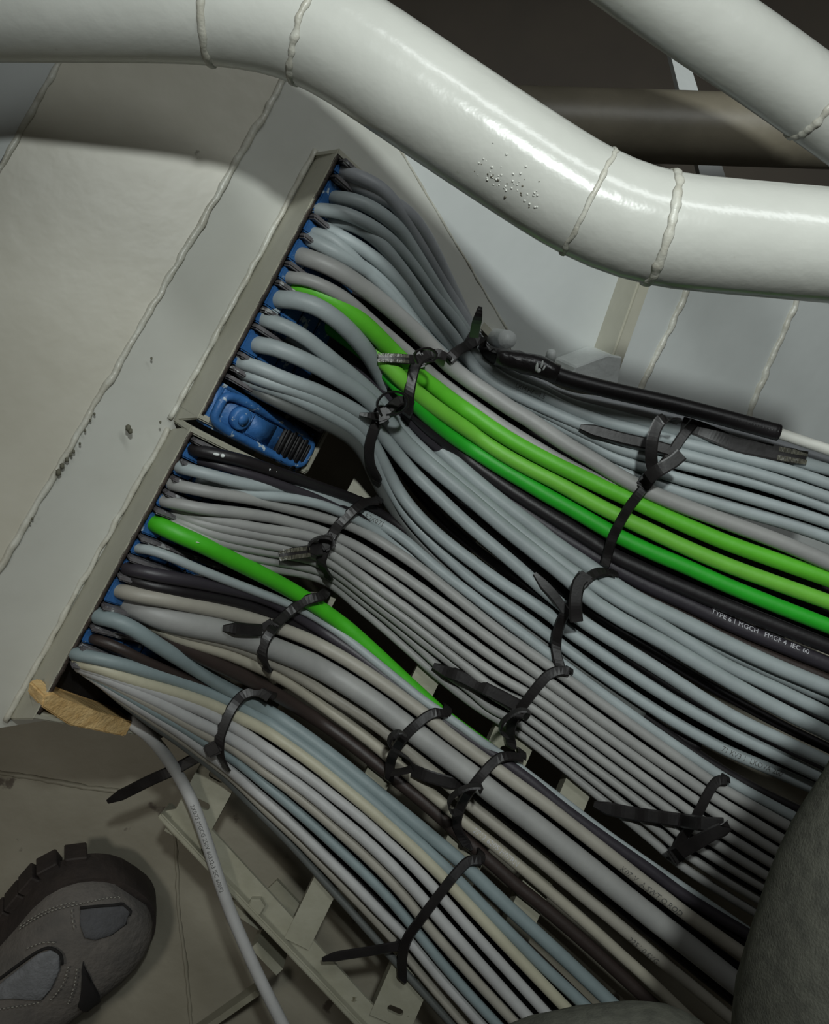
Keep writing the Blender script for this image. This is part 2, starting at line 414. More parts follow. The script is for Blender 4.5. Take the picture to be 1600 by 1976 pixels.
# ------------------------------------------------------------------ pipes
def pipe(name, px, r, m, label, welds=(), step=0.012, sides=48):
    P = smooth_list(catmull([at(*p) for p in px], step), 3)
    root = empty(name, P[len(P) // 2] - V((0, 0, r)), label=label, cat='pipe')
    bm = bmesh.new(); add_tube(bm, P, r, sides); o = obj('pipe_body', bm, m, None); own(o, root)
    for wx, wy, mr in welds:
        best = min(range(1, len(P) - 1), key=lambda i: (to_px(P[i])[0] - wx) ** 2 + (to_px(P[i])[1] - wy) ** 2)
        t = (P[best + 1] - P[best - 1]).normalized(); n = t.orthogonal().normalized(); b = t.cross(n)
        bm = bmesh.new(); N = 110; rings = []
        for k in range(N):
            a = 2 * math.pi * k / N; dirv = n * math.cos(a) + b * math.sin(a)
            c = P[best] + dirv * r + t * (0.0012 * noise.noise(V((k * .18, wx, 0))))
            rr = mr * (0.55 + 0.3 * noise.noise(V((k * .3, wx, 3))) + .06 * math.sin(k * 1.3))
            rings.append([bm.verts.new(c + (dirv * math.cos(q) + t * math.sin(q) * 1.7) * rr) for q in [2 * math.pi * j / 8 for j in range(8)]])
        for k in range(N):
            for j in range(8): bm.faces.new((rings[k][j], rings[k][(j + 1) % 8], rings[(k + 1) % N][(j + 1) % 8], rings[(k + 1) % N][j]))
        o = obj('weld_ring', bm, WELD, None); own(o, root)
    return root, P
ZP = 0.405
p1, PP = pipe('bent_pipe', [(-260, 4, ZP), (100, 4, ZP), (300, 5, ZP), (400, 7, ZP), (480, 17, ZP), (560, 35, ZP), (650, 75, ZP), (800, 175, ZP), (950, 275, ZP), (1090, 366, ZP), (1170, 412, ZP), (1240, 437, ZP), (1320, 449, ZP), (1450, 461, ZP), (1800, 492, ZP)],
              0.0321, PIPEW, 'thick white painted pipe with two welded bends crossing the upper part', ((405, 8, .0024), (590, 48, .0022), (1150, 400, .0016), (1292, 446, .0028)))
# blistered paint on the pipe
bm = bmesh.new(); bmd = bmesh.new()
for k in range(90):
    t = random.random(); x = 925 + 115 * t + random.gauss(0, 6); y = 325 + 72 * t + random.gauss(0, 9) - (random.random() < .25) * random.uniform(10, 60)
    # find pipe surface point under this pixel
    o_ = V((0, 0, CAMZ)); dr = ray(x, y).normalized()
    best = None
    for i in range(0, len(PP)):
        v_ = PP[i] - o_; s_ = v_.dot(dr); c_ = o_ + dr * s_; dd = (c_ - PP[i]).length
        if best is None or dd < best[0]: best = (dd, s_, PP[i])
    if best[0] > 0.0308: continue
    p = o_ + dr * (best[1] - math.sqrt(max(0, .0321 ** 2 - best[0] ** 2)))
    tgt = bmd if random.random() < .3 else bm
    bmesh.ops.create_icosphere(tgt, subdivisions=1, radius=random.uniform(.00035, .0009), matrix=Matrix.Translation(p))
o = obj('paint_blisters', bm, PIPEW, None, kind='stuff'); own(o, p1)
o = obj('paint_pits', bmd, mat('pit', (96, 92, 80), .6), None, kind='stuff'); own(o, p1)

pipe('straight_pipe', [(1060, -175, .30), (1300, 3, .27), (1450, 105, .25), (1600, 212, .23), (1760, 330, .21)], 0.0305, PIPEW,
     'white painted pipe slanting down into the upper right corner', ((1580, 196, .003),))
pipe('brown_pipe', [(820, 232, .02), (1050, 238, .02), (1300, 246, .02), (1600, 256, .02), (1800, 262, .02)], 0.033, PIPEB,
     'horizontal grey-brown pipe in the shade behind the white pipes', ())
bm = bmesh.new(); add_prism(bm, [at(1288, 80, -.1), at(1318, 80, -.1), at(1425, 420, -.1), at(1372, 420, -.1)], V((0, 0, -.012)))
obj('flat_bar', bm, PAINTB, None, smooth=False, label='narrow light flat bar seen above and below the brown pipe', cat='bar')
# ------------------------------------------------------------------ cable ladder
lad = empty('cable_ladder', at(560, 1650, ZL), label='pale painted steel cable ladder carrying the cable bundles', cat='cable ladder')
def lobj(*a, **k):
    o = obj(*a, **k); own(o, lad); return o
def rung(c0, c1, zt, wpx, slots, th=0.004, lip=True):
    a, b = at(c0[0], c0[1], zt), at(c1[0], c1[1], zt)
    u = (b - a).normalized(); L = (b - a).length; vv = V((-u.y, u.x, 0)) * -1
    hw = wpx * (CAMZ - zt) / F / 2
    bm = bmesh.new()
    loops = [[(0, -hw), (L, -hw), (L, hw), (0, hw)]]
    for s_ in slots:
        lp = []
        hl, hr = .0072, .0032
        for k in range(16):
            t = 2 * math.pi * k / 16
            y = hr * math.sin(t); x = hr * math.cos(t)
            y = y + (hl - hr) * (1 if math.sin(t) >= 0 else -1)
            lp.append((s_[0] + x, s_[1] + y))
        loops.append(lp)
    edges = []
    for lp in loops:
        vs = [bm.verts.new(a + u * x + vv * y) for x, y in lp]
        for i in range(len(vs)): edges.append(bm.edges.new((vs[i], vs[(i + 1) % len(vs)])))
    bmesh.ops.triangle_fill(bm, use_beauty=True, edges=edges)
    r = bmesh.ops.extrude_face_region(bm, geom=bm.faces[:])
    for e in r['geom']:
        if isinstance(e, bmesh.types.BMVert): e.co.z -= th
    if lip:
        for sg in (-1, 1):
            add_box(bm, a + u * (L / 2) + vv * (hw - .001) * sg + V((0, 0, -.0115)), u, vv, V((0, 0, 1)), L / 2, .001, .0075)
    lobj('rung', bm, LADDERM, None, smooth=False)
    return a, u, vv
sl = [(0.030 + 0.0262 * k, 0.0) for k in range(1, 22)]
rung((352, 1622), (835, 725), ZL, 80, [(0.035 + 0.0265 * k, 0.0) for k in range(0, 16)])
rung((572, 1822), (1010, 925), ZL, 52, [])
rung((752, 1975), (1200, 945), ZL, 84, [(0.012 + 0.03 * k, 0.0) for k in range(0, 15)])
rung((980, 1840), (1375, 905), ZL, 56, [])
# side rail: L profile, lip and flange
ra, rb = at(309, 1571, ZL + .004), at(760, 2045, ZL + .004)
ru = (rb - ra).normalized(); rv = V((-ru.y, ru.x, 0))
if rv.x < 0: rv = -rv
L = (rb - ra).length
bm = bmesh.new(); add_box(bm, ra + ru * L / 2 - V((0, 0, .014)), ru, rv, V((0, 0, 1)), L / 2, .0026, .018); bevel(bm, .0012)
lobj('rail_lip', bm, LADDERM, None, smooth=False)
bm = bmesh.new()
add_prism(bm, [ra + V((0, 0, -.006)), ra + ru * .012 + rv * .021 + V((0, 0, -.006)), rb + rv * .016 + V((0, 0, -.006)), rb + V((0, 0, -.006))], V((0, 0, -.004)))
lobj('rail_flange', bm, LADDERM, None, smooth=False)
# far rail, hidden under the cables
bm = bmesh.new(); fa_ = at(905, 600, ZL); fb_ = fa_ + ru * .75
add_box(bm, (fa_ + fb_) / 2 - V((0, 0, .016)), ru, rv, V((0, 0, 1)), (fb_ - fa_).length / 2, .003, .016)
lobj('rail_lip', bm, LADDERM, None, smooth=False)
# hex bolt on the rail
bm = bmesh.new(); c = at(497, 1742, ZL - .005)
add_tube(bm, [c, c + V((0, 0, .0025))], [.011, .0105], 20)
add_tube(bm, [c + V((0, 0, .0025)), c + V((0, 0, .010)), c + V((0, 0, .0112))], [.0078, .0078, .0066], 6)
lobj('hex_bolt', bm, LADDERM, None, smooth=False)
# bracket tab and post beneath the rail, diagonal brace on the deck
bm = bmesh.new(); add_prism(bm, [at(440, 1735, .105), at(470, 1738, .105), at(512, 1792, .105), at(498, 1796, .105), at(462, 1772, .105)], V((0, 0, -.004))); bevel(bm, .0006, 1)
lobj('bracket_tab', bm, LADDERM, None, smooth=False)
for (x, y) in ((515, 1850), (1150, 860)):
    c = at(x, y, ZL - .012)
    bm = bmesh.new(); add_box(bm, V((c.x, c.y, c.z / 2)), ru, rv, V((0, 0, 1)), .016, .004, c.z / 2)
    add_box(bm, V((c.x, c.y, .003)), ru, rv, V((0, 0, 1)), .026, .018, .003)
    lobj('support_post', bm, LADDERM, None, smooth=False)
bm = bmesh.new(); b0, b1 = at(330, 2025, .004), at(505, 1902, .06)
bd = (b1 - b0).normalized(); bs = bd.cross(V((0, 0, 1))).normalized()
add_box(bm, (b0 + b1) / 2, bd, bs, bs.cross(bd), (b1 - b0).length / 2, .0028, .010)
lobj('brace', bm, LADDERM, None, smooth=False)

# ------------------------------------------------------------------ cables
# (colour, width in photo pixels, height above the rungs in mm, traced centre line)
B = {}
B['T'] = ('bundle beside the black conduit', [
 ('lp', 25, 17, [(665,332),(700,345),(732,362),(757,387),(778,417),(800,452),(825,492),(848,532),(868,568),(890,605),(915,645),(940,680),(975,706),(1015,730),(1055,753),(1100,772),(1170,786),(1225,798),(1300,816),(1380,830),(1450,846),(1530,868),(1640,902)]),
 ('lp', 25, 8, [(672,350),(720,372),(770,398),(803,428),(832,474),(858,528),(882,578),(902,622),(922,660),(950,690),(990,716),(1040,742),(1095,768),(1170,778),(1225,788),(1300,806),(1380,822),(1450,838),(1530,860),(1640,892)]),
 ('bg', 25, 20, [(645,382),(680,386),(715,400),(745,420),(770,442),(790,472),(812,507),(834,542),(857,580),(880,612),(902,645),(925,683),(960,710),(1000,731),(1045,752),(1095,778),(1170,798),(1225,812),(1300,831),(1380,850),(1450,867),(1640,917)]),
 ('bg', 23, 25, [(617,405),(645,407),(680,417),(715,435),(747,457),(772,482),(797,512),(820,545),(842,575),(867,604),(893,640),(915,682),(945,712),(985,738),(1040,760),(1095,788),(1170,815),(1225,829),(1300,850),(1380,870),(1450,888),(1530,910),(1640,948)]),
 ('bg', 23, 26, [(642,427),(672,432),(705,447),(735,470),(760,500),(785,532),(808,565),(832,597),(857,627),(880,655),(900,688),(930,722),(975,752),(1030,779),(1095,808),(1150,831),(1200,849),(1300,872),(1380,893),(1450,911),(1530,936),(1640,974)]),
 ('bg', 21, 22, [(607,450),(630,455),(655,472),(680,496),(705,520),(735,550),(760,577),(782,604),(808,634),(835,662),(862,687),(900,722),(945,752),(1000,776),(1060,801),(1100,822),(1150,846),(1200,868),(1300,893),(1380,913),(1450,931),(1530,956),(1640,996)]),
 ('bg', 23, 17, [(628,440),(690,475),(740,512),(785,560),(815,602),(847,640),(872,668),(905,705),(950,746),(1005,783),(1060,812),(1110,838),(1150,862),(1200,887),(1300,920),(1380,942),(1450,962),(1530,986),(1640,1022)]),
 ('bg', 25, 10, [(600,462),(690,510),(745,552),(790,603),(830,650),(870,695),(920,740),(980,785),(1050,822),(1110,855),(1150,880),(1200,908),(1300,945),(1380,970),(1450,991),(1530,1014),(1640,1052)]),
])
B['U'] = ('bundle carrying three green cables', [
 ('g', 31, 34, [(582,494),(622,508),(660,527),(697,552),(735,581),(772,612),(805,642),(832,668),(865,703),(905,734),(945,761),(987,789),(1025,812),(1062,837),(1100,862),(1150,891),(1200,922),(1250,948),(1320,977),(1390,1003),(1450,1025),(1530,1056),(1640,1104)]),
 ('g', 23, 30, [(560,535),(595,540),(630,555),(665,575),(695,600),(725,627),(755,652),(790,682),(825,714),(855,739),(895,768),(937,798),(975,824),(1025,855),(1100,899),(1150,924),(1200,948),(1260,966,-12),(1320,983,-16),(1450,1028,-18),(1640,1100,-18)]),
 ('gr1', 31, 30, [(575,556),(612,566),(650,585),(682,607),(712,632),(742,662),(772,692),(807,724),(840,748),(875,775),(912,799),(950,826),(1000,857),(1050,884),(1100,909),(1160,938),(1215,963),(1300,1003),(1400,1046),(1500,1082),(1640,1132)]),
 ('gr2', 30, 24, [(612,596,-14),(650,618,-16),(690,648,-16),(720,676,-12),(750,706,-6),(775,732),(800,755),(825,775),(855,797),(890,821),(925,844),(962,870),(1012,899),(1062,924),(1100,945),(1150,973),(1195,996),(1250,1022),(1325,1057),(1400,1089),(1500,1126),(1640,1176)]),
 ('gr3', 30, 18, [(600,610,-20),(640,632,-22),(690,668,-22),(740,712,-16),(765,740,-8),(785,760),(800,776),(820,797),(850,823),(882,847),(920,872),(962,899),(1012,929),(1062,959),(1100,980),(1175,1025),(1200,1038),(1250,1062),(1325,1094),(1400,1128),(1500,1169),(1640,1224)]),
 ('bk', 30, 10, [(590,625,-26),(650,655,-30),(700,695,-28),(750,740,-20),(790,785,-8),(820,815),(860,852),(905,888),(960,928),(1020,968),(1100,1018),(1150,1050),(1185,1073),(1225,1092),(1300,1126),(1400,1168),(1500,1208),(1640,1264)]),
 ('pb', 30, 5, [(585,635,-30),(650,675,-34),(700,715,-30),(750,765,-20),(800,815,-8),(860,875),(930,930),(1010,985),(1100,1045),(1190,1098),(1250,1130),(1325,1164),(1400,1200),(1500,1242),(1640,1298)]),
 ('br', 28, 0, [(580,640,-34),(700,735,-30),(800,840,-8),(900,925),(1000,1000),(1100,1068),(1200,1128),(1325,1192),(1425,1240),(1525,1282),(1640,1328)]),
])
B['V'] = ('bundle just below the green cables', [
 ('bg', 31, 14, [(540,577),(575,580,2),(612,592,5),(650,617,8),(680,645,8),(707,677,6),(727,710,3),(745,745),(768,783),(795,815),(830,850),(887,902),(925,935),(975,975),(1025,1013),(1075,1052),(1140,1096),(1200,1138),(1250,1166),(1325,1202),(1400,1240),(1500,1287),(1640,1345)]),
 ('bg', 21, 8, [(530,642,-14),(575,660,-16),(612,680,-14),(662,722,-8),(710,765),(760,812),(820,868),(875,918),(925,955),(975,993),(1025,1030),(1100,1082),(1150,1115),(1200,1152),(1300,1206),(1400,1258),(1500,1305),(1640,1368)]),
 ('bg', 26, 24, [(512,617),(550,630),(587,650),(625,680),(662,710),(695,737),(732,772),(760,810),(795,850),(825,878),(875,921),(925,961),(1000,1023),(1050,1062),(1100,1099),(1150,1132),(1200,1163),(1250,1192),(1325,1237),(1400,1283),(1500,1330),(1640,1398)]),
 ('bg', 29, 29, [(497,665),(530,671),(570,687),(612,707),(650,730),(687,752),(722,782),(752,818),(787,858),(825,893),(875,935),(925,977),(975,1020),(1025,1060),(1075,1100),(1110,1130),(1140,1157),(1200,1196),(1275,1237),(1400,1311),(1500,1366),(1640,1436)]),
 ('bg', 25, 30, [(467,700),(500,710),(540,727),(580,742),(620,757),(657,776),(700,800),(733,833),(762,870),(800,914),(850,962),(900,1009),(950,1052),(1000,1094),(1040,1130),(1090,1172),(1130,1203),(1175,1232),(1250,1278),(1400,1374),(1500,1424),(1640,1490)]),
 ('bg', 24, 22, [(470,718),(520,738),(560,750),(600,766),(640,786),(675,806),(705,832),(727,868),(750,912),(775,955),(805,993),(837,1024),(875,1056),(925,1094),(975,1130),(1025,1162),(1072,1195),(1092,1215),(1150,1254),(1212,1296),(1300,1352),(1400,1408),(1500,1458),(1640,1526)]),
 ('bg', 23, 12, [(478,735),(540,755),(590,777),(640,803),(687,832),(712,862),(730,900),(755,945),(790,1000),(837,1052),(875,1087),(925,1130),(1000,1182),(1070,1234),(1120,1272),(1200,1328),(1300,1392),(1400,1447),(1500,1490),(1640,1552)]),
 ('dk', 21, 4, [(482,748),(560,788),(620,815),(675,846),(703,880),(722,920),(750,970),(800,1035),(860,1098),(925,1152),(1000,1205),(1080,1262),(1160,1322),(1240,1382)]),
])
B['M'] = ('middle bundle of thin grey cables', [
 ('bk', 21, 14, [(372,867),(405,874),(442,882),(480,892),(530,910),(580,927),(630,945),(680,962),(720,984,-4),(770,1015,-10),(830,1068,-14),(900,1130,-14),(1000,1210,-14),(1080,1275,-14),(1200,1350,-14),(1400,1490,-14),(1620,1600,-14)]),
 ('pb', 17, 8, [(388,888),(420,897),(455,907),(492,919),(540,936),(600,958),(660,985),(720,1014),(780,1060),(860,1125),(960,1200),(1080,1285)]),
 ('bg', 21, 20, [(347,902),(380,910),(417,920),(455,930),(492,937),(530,940),(567,945),(605,955),(642,967),(680,984),(715,1000),(747,1018),(785,1045),(822,1078),(860,1110),(910,1148),(960,1187),(1020,1232),(1090,1285),(1160,1337),(1250,1402),(1330,1457),(1408,1508),(1545,1583),(1640,1625)]),
 ('bg', 18, 14, [(385,926),(430,938),(465,948),(497,955),(530,958),(567,962),(605,970),(637,980),(670,994),(705,1012),(745,1036),(790,1070),(840,1108),(900,1155),(960,1203),(1030,1258),(1085,1293),(1200,1375),(1400,1515),(1540,1592),(1640,1638)]),
 ('g', 21, 25, [(332,935),(367,942),(405,950),(442,956),(480,962),(517,970),(555,980),(592,989),(630,1000),(665,1010),(700,1026),(735,1046),(772,1070),(810,1096),(860,1136),(910,1176),(960,1215),(1020,1258),(1080,1300),(1160,1358),(1250,1422),(1330,1478),(1396,1523),(1535,1602),(1640,1658)]),
 ('g', 21, 28, [(317,967),(355,975),(392,982),(430,986),(480,992),(530,1000),(567,1010),(605,1020),(642,1034),(680,1050),(715,1070),(760,1099),(810,1134),(860,1170),(910,1207),(960,1244),(1010,1280),(1062,1318),(1150,1382),(1250,1453),(1330,1507),(1384,1543),(1522,1627),(1640,1694)]),
 ('g', 19, 28, [(340,985),(385,998),(430,1006),(467,1013),(505,1020),(542,1025),(580,1031),(610,1039),(642,1052),(672,1069),(710,1093),(760,1127),(810,1164),(860,1201),(910,1239),(960,1275),(1005,1304),(1050,1334),(1140,1399),(1240,1471),(1320,1528),(1372,1563),(1511,1650),(1640,1722)]),
 ('g', 19, 26, [(335,992),(400,1013),(470,1027),(530,1038),(567,1046),(600,1054),(637,1068),(665,1087),(700,1112),(747,1147),(797,1183),(847,1222),(897,1260),(960,1304),(1000,1327),(1038,1350),(1120,1410),(1220,1484),(1300,1543),(1361,1586),(1499,1672),(1640,1752)]),
 ('g', 19, 22, [(330,1000),(410,1030),(480,1045),(540,1055),(595,1066),(632,1082),(665,1104),(700,1131),(747,1167),(797,1204),(847,1244),(897,1284),(960,1333),(1025,1364),(1110,1428),(1210,1503),(1290,1562),(1350,1608),(1488,1694),(1640,1780)]),
 ('g', 18, 16, [(325,1005),(410,1042),(490,1060),(560,1072),(600,1080),(630,1094),(672,1123),(722,1163),(772,1202),(822,1242),(860,1271),(892,1297),(930,1328),(965,1350),(1014,1381),(1100,1446),(1200,1521),(1280,1583),(1339,1630),(1477,1714),(1640,1806)]),
 ('g', 17, 9, [(322,1010),(420,1058),(500,1078),(570,1090),(625,1105),(660,1128),(697,1157),(747,1196),(785,1229),(822,1262),(862,1300),(890,1318),(920,1343),(945,1366),(1004,1397),(1090,1462),(1190,1541),(1270,1603),(1329,1652),(1467,1738),(1640,1838)]),
 ('g', 17, 3, [(320,1015),(430,1070),(520,1096),(590,1108),(640,1128),(690,1170),(740,1212),(790,1256),(840,1300),(880,1333),(930,1370),(997,1411),(1080,1475),(1180,1557),(1260,1623),(1320,1674),(1456,1760),(1640,1866)]),
])
B['W'] = ('bundle around the thickest grey cable', [
 ('grl', 30, 20, [(300,1010),(342,1030),(392,1052),(442,1077),(492,1102),(542,1128),(592,1157),(632,1184),(670,1212,-4),(705,1243,-9),(742,1277,-14),(775,1308,-18),(810,1340,-20),(860,1385,-20),(940,1445,-20),(1060,1545,-20),(1250,1690,-20),(1420,1800,-20)]),
 ('bg', 17, 21, [(267,1058),(290,1061),(330,1075),(380,1097),(430,1117),(480,1136),(530,1155),(567,1169),(595,1183),(625,1201),(660,1225),(705,1261),(742,1291),(780,1322),(815,1350),(850,1374),(890,1402),(930,1432),(980,1465,-6),(1080,1540,-10),(1200,1630,-14),(1420,1780,-14)]),
 ('pb', 23, 17, [(245,1097),(285,1106),(335,1116),(385,1125),(460,1141),(510,1155),(545,1171),(575,1189),(617,1215),(667,1248),(717,1285),(780,1336),(830,1374),(875,1405),(920,1436),(960,1462),(1020,1505),(1090,1562),(1175,1624),(1250,1676),(1325,1731),(1430,1795)]),
 ('bk', 22, 9, [(250,1115),(285,1128),(360,1144),(420,1155),(480,1170),(530,1190),(575,1210),(630,1238),(690,1278),(760,1330),(840,1392),(930,1458),(1040,1535),(1140,1612),(1250,1696),(1340,1760),(1430,1815)]),
 ('wg', 26, 24, [(232,1140),(272,1150),(310,1156),(360,1166),(410,1176),(460,1188),(505,1201),(545,1215),(592,1233),(642,1258),(692,1288),(742,1322),(785,1353),(820,1379),(875,1424),(942,1472),(1000,1515),(1050,1551),(1100,1590),(1187,1658),(1237,1697),(1287,1735),(1337,1773),(1430,1838)]),
 ('g', 43, 20, [(255,1168),(310,1190),(360,1204),(430,1219),(480,1234),(520,1249),(560,1264),(605,1283),(655,1311),(705,1343),(742,1369),(790,1406),(825,1432),(875,1470),(912,1498),(950,1529),(1000,1566),(1050,1604),(1100,1644),(1175,1704),(1225,1744),(1275,1784),(1325,1822),(1430,1905)]),
 ('wg', 24, 13, [(262,1182),(340,1215),(430,1238),(480,1255),(515,1273),(555,1292),(592,1314),(630,1337),(680,1368),(717,1393),(750,1417),(792,1451),(825,1481),(862,1511),(905,1551),(950,1587),(1000,1627),(1050,1667),(1125,1729),(1175,1769),(1225,1811),(1275,1853),(1325,1893),(1410,1965)]),
 ('tg', 23, 4, [(268,1192),(350,1232),(430,1258),(490,1283),(542,1308),(592,1340),(642,1376),(692,1413),(730,1443),(770,1478),(810,1513),(850,1547),(895,1585),(950,1628),(1000,1669),(1050,1711),(1100,1754),(1150,1798),(1200,1844),(1250,1889),(1350,1985)]),
 ('br', 26, -1, [(275,1200),(380,1262),(480,1310),(560,1356),(650,1415),(740,1485),(820,1550),(900,1622),(960,1675),(1000,1711),(1050,1751),(1125,1815),(1200,1883),(1290,1965)]),
])
B['X'] = ('lowest bundle nearest the shoe', [
 ('bt', 27, 18, [(190,1190),(222,1197),(260,1215),(297,1240),(335,1264),(372,1287),(410,1311),(450,1335),(490,1357),(525,1377),(562,1401),(600,1428),(650,1466),(700,1506),(750,1547),(800,1588),(850,1630),(895,1668),(925,1697),(970,1740),(1020,1786),(1095,1855),(1200,1955),(1240,1995)]),
 ('br', 18, 6, [(180,1232),(222,1247),(272,1272),(335,1300),(400,1328),(460,1362),(540,1420),(620,1482),(700,1545),(800,1628),(900,1718),(1020,1830),(1190,1995)]),
 ('bt', 23, 24, [(145,1262),(185,1270),(235,1282),(285,1297),(335,1312),(385,1331),(430,1349),(470,1367),(512,1391),(550,1416),(600,1451),(650,1490),(712,1542),(762,1586),(812,1630),(862,1677),(890,1705),(932,1749),(982,1799),(1045,1862),(1107,1920),(1180,1990)]),
 ('cr', 23, 28, [(150,1276),(197,1290),(235,1305),(285,1322),(335,1336),(385,1352),(420,1366),(455,1382),(500,1403),(537,1426),(587,1461),(625,1490),(662,1520),(700,1551),(750,1594),(800,1639),(850,1688),(875,1715),(920,1763),(970,1817),(1032,1882),(1095,1948),(1130,1985)]),
 ('lg', 21, 29, [(152,1282),(205,1300),(250,1318),(310,1340),(375,1365),(410,1381),(442,1399),(475,1417),(512,1442),(550,1467),(600,1503),(650,1542),(700,1582),(750,1627),(790,1664),(830,1706),(855,1734),(895,1780),(945,1835),(1007,1903),(1080,1983)]),
 ('lg', 23, 28, [(155,1286),(200,1305),(250,1328),(300,1352),(360,1384),(405,1405),(437,1421),(475,1443),(512,1469),(550,1496),(600,1533),(650,1575),(700,1617),(750,1664),(790,1706),(815,1734),(835,1758),(882,1811),(932,1867),(995,1937),(1045,1990)]),
 ('wg', 20, 25, [(158,1288),(210,1315),(260,1342),(330,1380),(400,1420),(435,1436),(475,1462),(512,1490),(550,1517),(600,1558),(650,1602),(700,1647),(750,1696),(790,1741),(820,1780),(870,1838),(920,1894),(970,1948),(1005,1985)]),
 ('bt', 20, 20, [(160,1290),(220,1325),(290,1368),(350,1402),(400,1434),(430,1451),(465,1475),(500,1504),(550,1546),(600,1589),(650,1635),(700,1682),(750,1733),(790,1780),(812,1808),(857,1863),(907,1920),(970,1988)]),
 ('lg', 21, 14, [(163,1292),(240,1345),(340,1408),(400,1452),(430,1474),(455,1495),(500,1534),(562,1589),(625,1650),(687,1711),(737,1763),(775,1800),(802,1830),(845,1882),(895,1938),(940,1990)]),
 ('wg', 16, 6, [(165,1294),(250,1360),(340,1420),(400,1464),(430,1486),(460,1512),(512,1563),(575,1622),(650,1699),(712,1763),(760,1815),(790,1852),(832,1903),(900,1983)]),
 ('dk', 15, 0, [(168,1296),(260,1372),(350,1436),(420,1490),(480,1548),(560,1628),(655,1733),(725,1812),(790,1885),(880,1985)]),
])
NAMES = dict(bg='blue-grey', g='grey', wg='warm grey', cr='cream', lg='light grey', bt='teal-grey', dk='dark grey', bk='black', pb='charcoal black',
             br='dark brown', gr1='bright yellow-green', gr2='lime green', gr3='deep green', grl='vivid green', tg='tan', lp='lavender-grey')
ORD = ['topmost', 'second', 'third', 'fourth', 'fifth', 'sixth', 'seventh', 'eighth', 'ninth', 'tenth', 'eleventh', 'twelfth', 'thirteenth']
CABLE_V, CABLE_F = [], []
PATHS = {}
def cable(key, colour, wpx, h, pts, label, group, zstart=None, blend=400.0, bump=0.016, cat='cable', name=None, flat=None):
    zf = ZL + h / 1000.0
    r = wpx / 2 * (CAMZ - zf - .01) / F
    zf += r
    q_ = [V((p[0], p[1], (p[2] if len(p) > 2 else 0.0) / 1000.0)) for p in pts]
    if q_[-1].x > 860 and q_[-1].y > 1560:
        e_ = (q_[-1] - q_[-2]).normalized(); q_.append(q_[-1] + e_ * 110); q_.append(q_[-1] + e_ * 110)
    P2 = catmull(q_, 11)
    P = []; s = 0.0
    if flat is None:
        f0 = PF.hit(pts[0][0], pts[0][1])
        z0 = f0.z
    for i, p in enumerate(P2):
        if i: s += math.hypot(p.x - P2[i - 1].x, p.y - P2[i - 1].y)
        if flat is None:
            t = min(1.0, s / blend); t = t * t * (3 - 2 * t)
            z = z0 * (1 - t) + zf * t + bump * math.sin(math.pi * min(1, s / blend)) + p.z
        else:
            z = flat + p.z
        P.append(at(p.x, p.y, z))
    P = smooth_list(P, 2)
    if flat is None:
        P = [P[0] + INW * 0.009, P[0] + INW * 0.004] + P
    bm = bmesh.new(); add_tube(bm, P, r, 20)
    bm.verts.ensure_lookup_table()
    base = len(CABLE_V)
    for i, v_ in enumerate(bm.verts): v_.index = i; CABLE_V.append(v_.co.copy())
    for f_ in bm.faces: CABLE_F.append([base + v_.index for v_ in f_.verts])
    o = obj(name or 'cable', bm, cmat(colour), None, label=label, cat=cat, group=group)
    PATHS[key] = (P, r, o)
    return o
def cname(c):
    return {'gr1': 'green_cable', 'gr2': 'green_cable', 'gr3': 'green_cable', 'grl': 'green_cable', 'bk': 'black_cable', 'pb': 'black_cable', 'br': 'brown_cable'}.get(c, 'grey_cable')
for bk, (bn, lst) in B.items():
    for i, (c, wpx, h, pts) in enumerate(lst):
        where = ORD[i] if i < len(lst) - 1 else 'lowest'
        cable((bk, i), c, wpx, h, pts, '%s cable, %s from the upper edge of the %s' % (NAMES[c], where, bn), 'cables in the ' + bn, name=cname(c))
# black filler cables added under each bundle to stand in for shaded gaps
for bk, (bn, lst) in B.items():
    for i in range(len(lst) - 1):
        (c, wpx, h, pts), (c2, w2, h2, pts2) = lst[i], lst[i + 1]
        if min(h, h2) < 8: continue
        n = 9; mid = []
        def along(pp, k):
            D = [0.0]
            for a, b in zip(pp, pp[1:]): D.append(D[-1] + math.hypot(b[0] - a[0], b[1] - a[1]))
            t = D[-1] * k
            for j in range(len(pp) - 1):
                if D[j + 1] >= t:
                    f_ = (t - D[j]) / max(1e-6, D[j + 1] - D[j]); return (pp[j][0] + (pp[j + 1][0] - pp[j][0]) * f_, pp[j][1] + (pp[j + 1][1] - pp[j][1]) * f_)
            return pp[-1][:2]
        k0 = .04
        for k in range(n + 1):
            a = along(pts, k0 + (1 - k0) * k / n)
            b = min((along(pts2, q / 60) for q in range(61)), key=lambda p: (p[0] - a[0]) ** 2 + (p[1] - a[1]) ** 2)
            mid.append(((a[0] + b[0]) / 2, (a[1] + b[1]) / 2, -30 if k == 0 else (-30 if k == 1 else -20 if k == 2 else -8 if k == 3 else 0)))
        cable((bk, 'low', i), 'bk', 20, min(h, h2) * .25 - 3, mid, 'black filler cable added to darken gaps inside the ' + bn, 'added dark filler of the ' + bn, name='black_cable')
